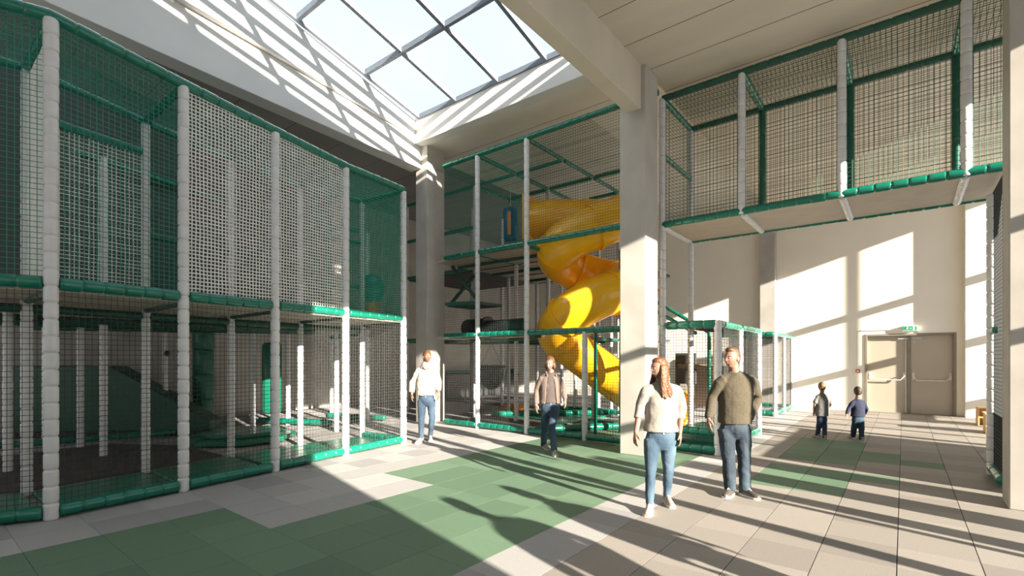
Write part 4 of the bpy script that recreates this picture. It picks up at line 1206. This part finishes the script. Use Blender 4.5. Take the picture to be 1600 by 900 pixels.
DN = (0, 0, -1)
people = []
people.append(person(dict(label='woman with long auburn hair in a cream sweater and light jeans walking in front', depth=5.3, cx=1028,
    head=(1029.5, 575.5, 0), hs=.94, face=(-70, 0, 0), neck=(1033, 598, .02), shL=(1009, 605, .0), shR=(1058, 603, .02), elL=(1001, 634, .03), elR=(1065, 636, .0),
    wrL=(993.5, 676, -.06), wrR=(1062, 676, -.03), handL=((-.10, -.1, -1), (.3, -1, 0), (1, .2, 0), .35), handR=((.02, -.1, -1), (-.2, -1, 0), (-1, .3, 0), .3),
    hipL=(1019, 684, 0), hipR=(1045, 684, .02), knL=(1016.5, 737, -.05), knR=(1044, 733, .08), anL=(1015, 783, -.10), anR=(1042.5, 772.5, .19), hem=674,
    female=True, skin=M['skin'], hair='long', hairm=M['hair_auburn'], topm=M['knit_cream'], topname='sweater', collar=True, sleeve=.74, sleeve_r=(.062, .060, .056, .048), waist=.138, chest=.142, hipw=.162, deep=.112, loose=.024,
    legm=M['denim_light'], jean_r=(.086, .058, .052, .040), footL=((-.45, -1), .26, 0), footR=((0, -1), .25, .03), shoem=M['shoe_beige'], solem=M['rubber'])))
people.append(person(dict(label='man in an olive sweater and blue jeans walking with one hand in his pocket', depth=5.88, cx=1147,
    head=(1143.5, 559.5, 0), hs=1.02, face=(-62, 0, 0), neck=(1148, 581, .02), shL=(1126, 590, .0), shR=(1175, 589, .0), elL=(1113, 620, .03), elR=(1184, 624, .05),
    wrL=(1107, 654, -.06), wrR=(1171, 654, -.08), handL=((0, -.05, -1), (.25, -1, 0), (1, .2, 0), .4), handR=((-.35, .45, -.9), (-.5, -1, 0), (0, 1, 0), .2),
    hipL=(1135, 668, 0), hipR=(1160, 668, .0), knL=(1138, 716, -.02), knR=(1163, 715, -.04), anL=(1141, 761, -.03), anR=(1164, 762, -.06), hem=661,
    skin=M['skin'], hair='short', hairm=M['hair_short'], topm=M['knit_olive'], topname='sweater', collar=True, sleeve=.99, sleeve_r=(.078, .070, .060, .046), waist=.172, chest=.185, hipw=.172, deep=.135, loose=.02,
    legm=M['denim_mid'], jean_r=(.098, .078, .074, .068), footL=((-.8, -.9), .285, 0), footR=((.35, -1), .285, 0), shoem=M['shoe_dark'], solem=M['rubber'], lfold=.028)))
people.append(person(dict(label='woman in a cream blouse with a leopard print scarf beside the far pale column', depth=9.6, cx=665,
    head=(667.5, 557.5, 0), hs=1.0, face=(28, 0, 0), neck=(667, 570.5, .02), shL=(653, 576, .0), shR=(681, 575, .0), elL=(645, 597, .03), elR=(685.5, 597, .0),
    wrL=(643.5, 616, -.06), wrR=(685, 614, -.08), handL=((0, -.05, -1), (.3, -1, 0), (1, .2, 0), .35), handR=((0, -.1, -1), (-.3, -1, 0), (-1, .3, 0), .35),
    hipL=(659.5, 624, 0), hipR=(673, 624, .0), knL=(658.5, 655, -.05), knR=(675, 653, .05), anL=(658, 683, -.12), anR=(672.5, 680, .14), hem=617.5,
    female=True, skin=M['skin_tan'], hair='pony', hairm=M['hair_brown'], topm=M['blouse'], topname='blouse', scarf=1, sleeve=.92, sleeve_r=(.062, .062, .072, .055), waist=.150, chest=.150, hipw=.155, deep=.115, loose=.035, fold=.03,
    legm=M['denim_blue'], jean_r=(.088, .062, .056, .044), footL=((-.35, -1), .27, 0), footR=((.15, -1), .26, .02), shoem=M['shoe_grey'], solem=M['rubber'])))
people.append(person(dict(label='woman with a brown bob in an open taupe hoodie crossing the green tiles', depth=8.4, cx=860,
    head=(859.5, 568, 0), hs=.98, face=(-28, 12, 0), neck=(861, 582, .02), shL=(846, 587, .0), shR=(873, 586, .0), elL=(839, 610, .03), elR=(880, 608, .08),
    wrL=(837.5, 633, -.05), wrR=(883, 625, .02), handL=((.02, -.05, -1), (.3, -1, 0), (1, .2, 0), .35), handR=((.05, -.2, -1), (-.3, -1, 0), (-1, .3, 0), .35),
    hipL=(853.5, 636, .03), hipR=(867, 636, -.02), knL=(851, 669, .18), knR=(862, 667, -.08), anL=(849.5, 695, .45), anR=(866, 702, -.13), hem=629.5,
    female=True, skin=M['skin'], hair='bob', hairm=M['hair_brown'], topm=M['tee_taupe'], topname='tee_shirt', jacket=1, collar=False, sleeve=0, waist=.145, chest=.145, hipw=.160, deep=.112, loose=.012,
    legm=M['denim_blue'], jean_r=(.090, .066, .060, .052), footL=((.45, -1), .26, .05), footR=((.12, -1), .26, 0), shoem=M['shoe_grey'], solem=M['rubber'])))
people.append(person(dict(label='small fair haired boy in a grey tee shirt seen from behind', depth=9.98, cx=1284,
    head=(1284, 604.3, 0), hs=.80, face=(176, 0, 0), neck=(1284.5, 615, 0), shL=(1277, 618, 0), shR=(1293.5, 618, 0), elL=(1272.5, 632, .0), elR=(1298.5, 631, .02),
    wrL=(1271.8, 644, .10), wrR=(1295.5, 636, .20), handL=((0, .3, -1), (1, .6, 0), (1, 0, 0), .4), handR=((-.4, .9, .1), (-1, 0, .2), (-.4, -.4, -1), .6),
    hipL=(1280.5, 656, 0), hipR=(1288, 656, 0), knL=(1279, 668, .05), knR=(1288.5, 669, -.03), anL=(1277.3, 680, .10), anR=(1288.5, 683.5, -.06), hem=650,
    s=.66, hsz=.95, away=True, skin=M['skin'], hair='kid', hairm=M['hair_blond'], topm=M['tee_grey'], topname='tee_shirt', sleeve=.42, waist=.165, chest=.16, hipw=.165, deep=.125, loose=.028, legname='trousers',
    legm=M['denim_navy'], jean_r=(.085, .070, .066, .060), footL=((-.1, 1), .19, .03), footR=((.1, 1), .19, 0), shoem=M['shoe_beige'], solem=M['rubber'])))
people.append(person(dict(label='small dark haired boy in a navy sweatshirt seen from behind', depth=9.74, cx=1341,
    head=(1340, 611.5, 0), hs=.80, face=(180, 0, 0), neck=(1340, 623, 0), shL=(1332.5, 626.5, 0), shR=(1348.5, 626.5, 0), elL=(1326.5, 637.5, .0), elR=(1354.3, 639, .0),
    wrL=(1323, 647.5, -.03), wrR=(1352, 646.5, .12), handL=((-.2, -.1, -1), (1, .4, 0), (1, 0, 0), .4), handR=((-.8, .6, .1), (0, 0, 1), (-.4, -1, 0), .6),
    hipL=(1336, 656, 0), hipR=(1345.5, 656, 0), knL=(1334.5, 669.5, .06), knR=(1346, 671, -.02), anL=(1333, 681.5, .22), anR=(1346, 686, -.04), hem=651,
    s=.66, hsz=.95, away=True, skin=M['skin'], hair='kid', hairm=M['hair_dark'], topm=M['navy'], topname='sweatshirt', sleeve=.97, sleeve_r=(.066, .060, .052, .046), waist=.170, chest=.160, hipw=.18, deep=.13, loose=.02, legname='trousers',
    legm=M['denim_teal'], jean_r=(.092, .078, .072, .066), footL=((0, 1), .19, .05), footR=((.1, 1), .19, 0), shoem=M['shoe_beige'], solem=M['rubber'])))

# two more visitors standing beyond the right edge of the picture; their shadows fall across the green tiles
def copy_person(src, loc, rz, label):
    r = src.copy(); COL.objects.link(r); r.location = loc; r.rotation_euler = (0, 0, rz); r['label'] = label
    for ch in list(src.children):
        c = ch.copy(); COL.objects.link(c); c.parent = r
        for g_ in ch.children:
            d = g_.copy(); COL.objects.link(d); d.parent = c
    return r
copy_person(people[1], C(2.83, 1.12), YAW + R(50), 'man in an olive sweater standing beyond the right edge of the photo')
copy_person(people[3], C(3.3, 1.87), YAW + R(40), 'woman in a taupe hoodie standing out of sight beyond the right edge')
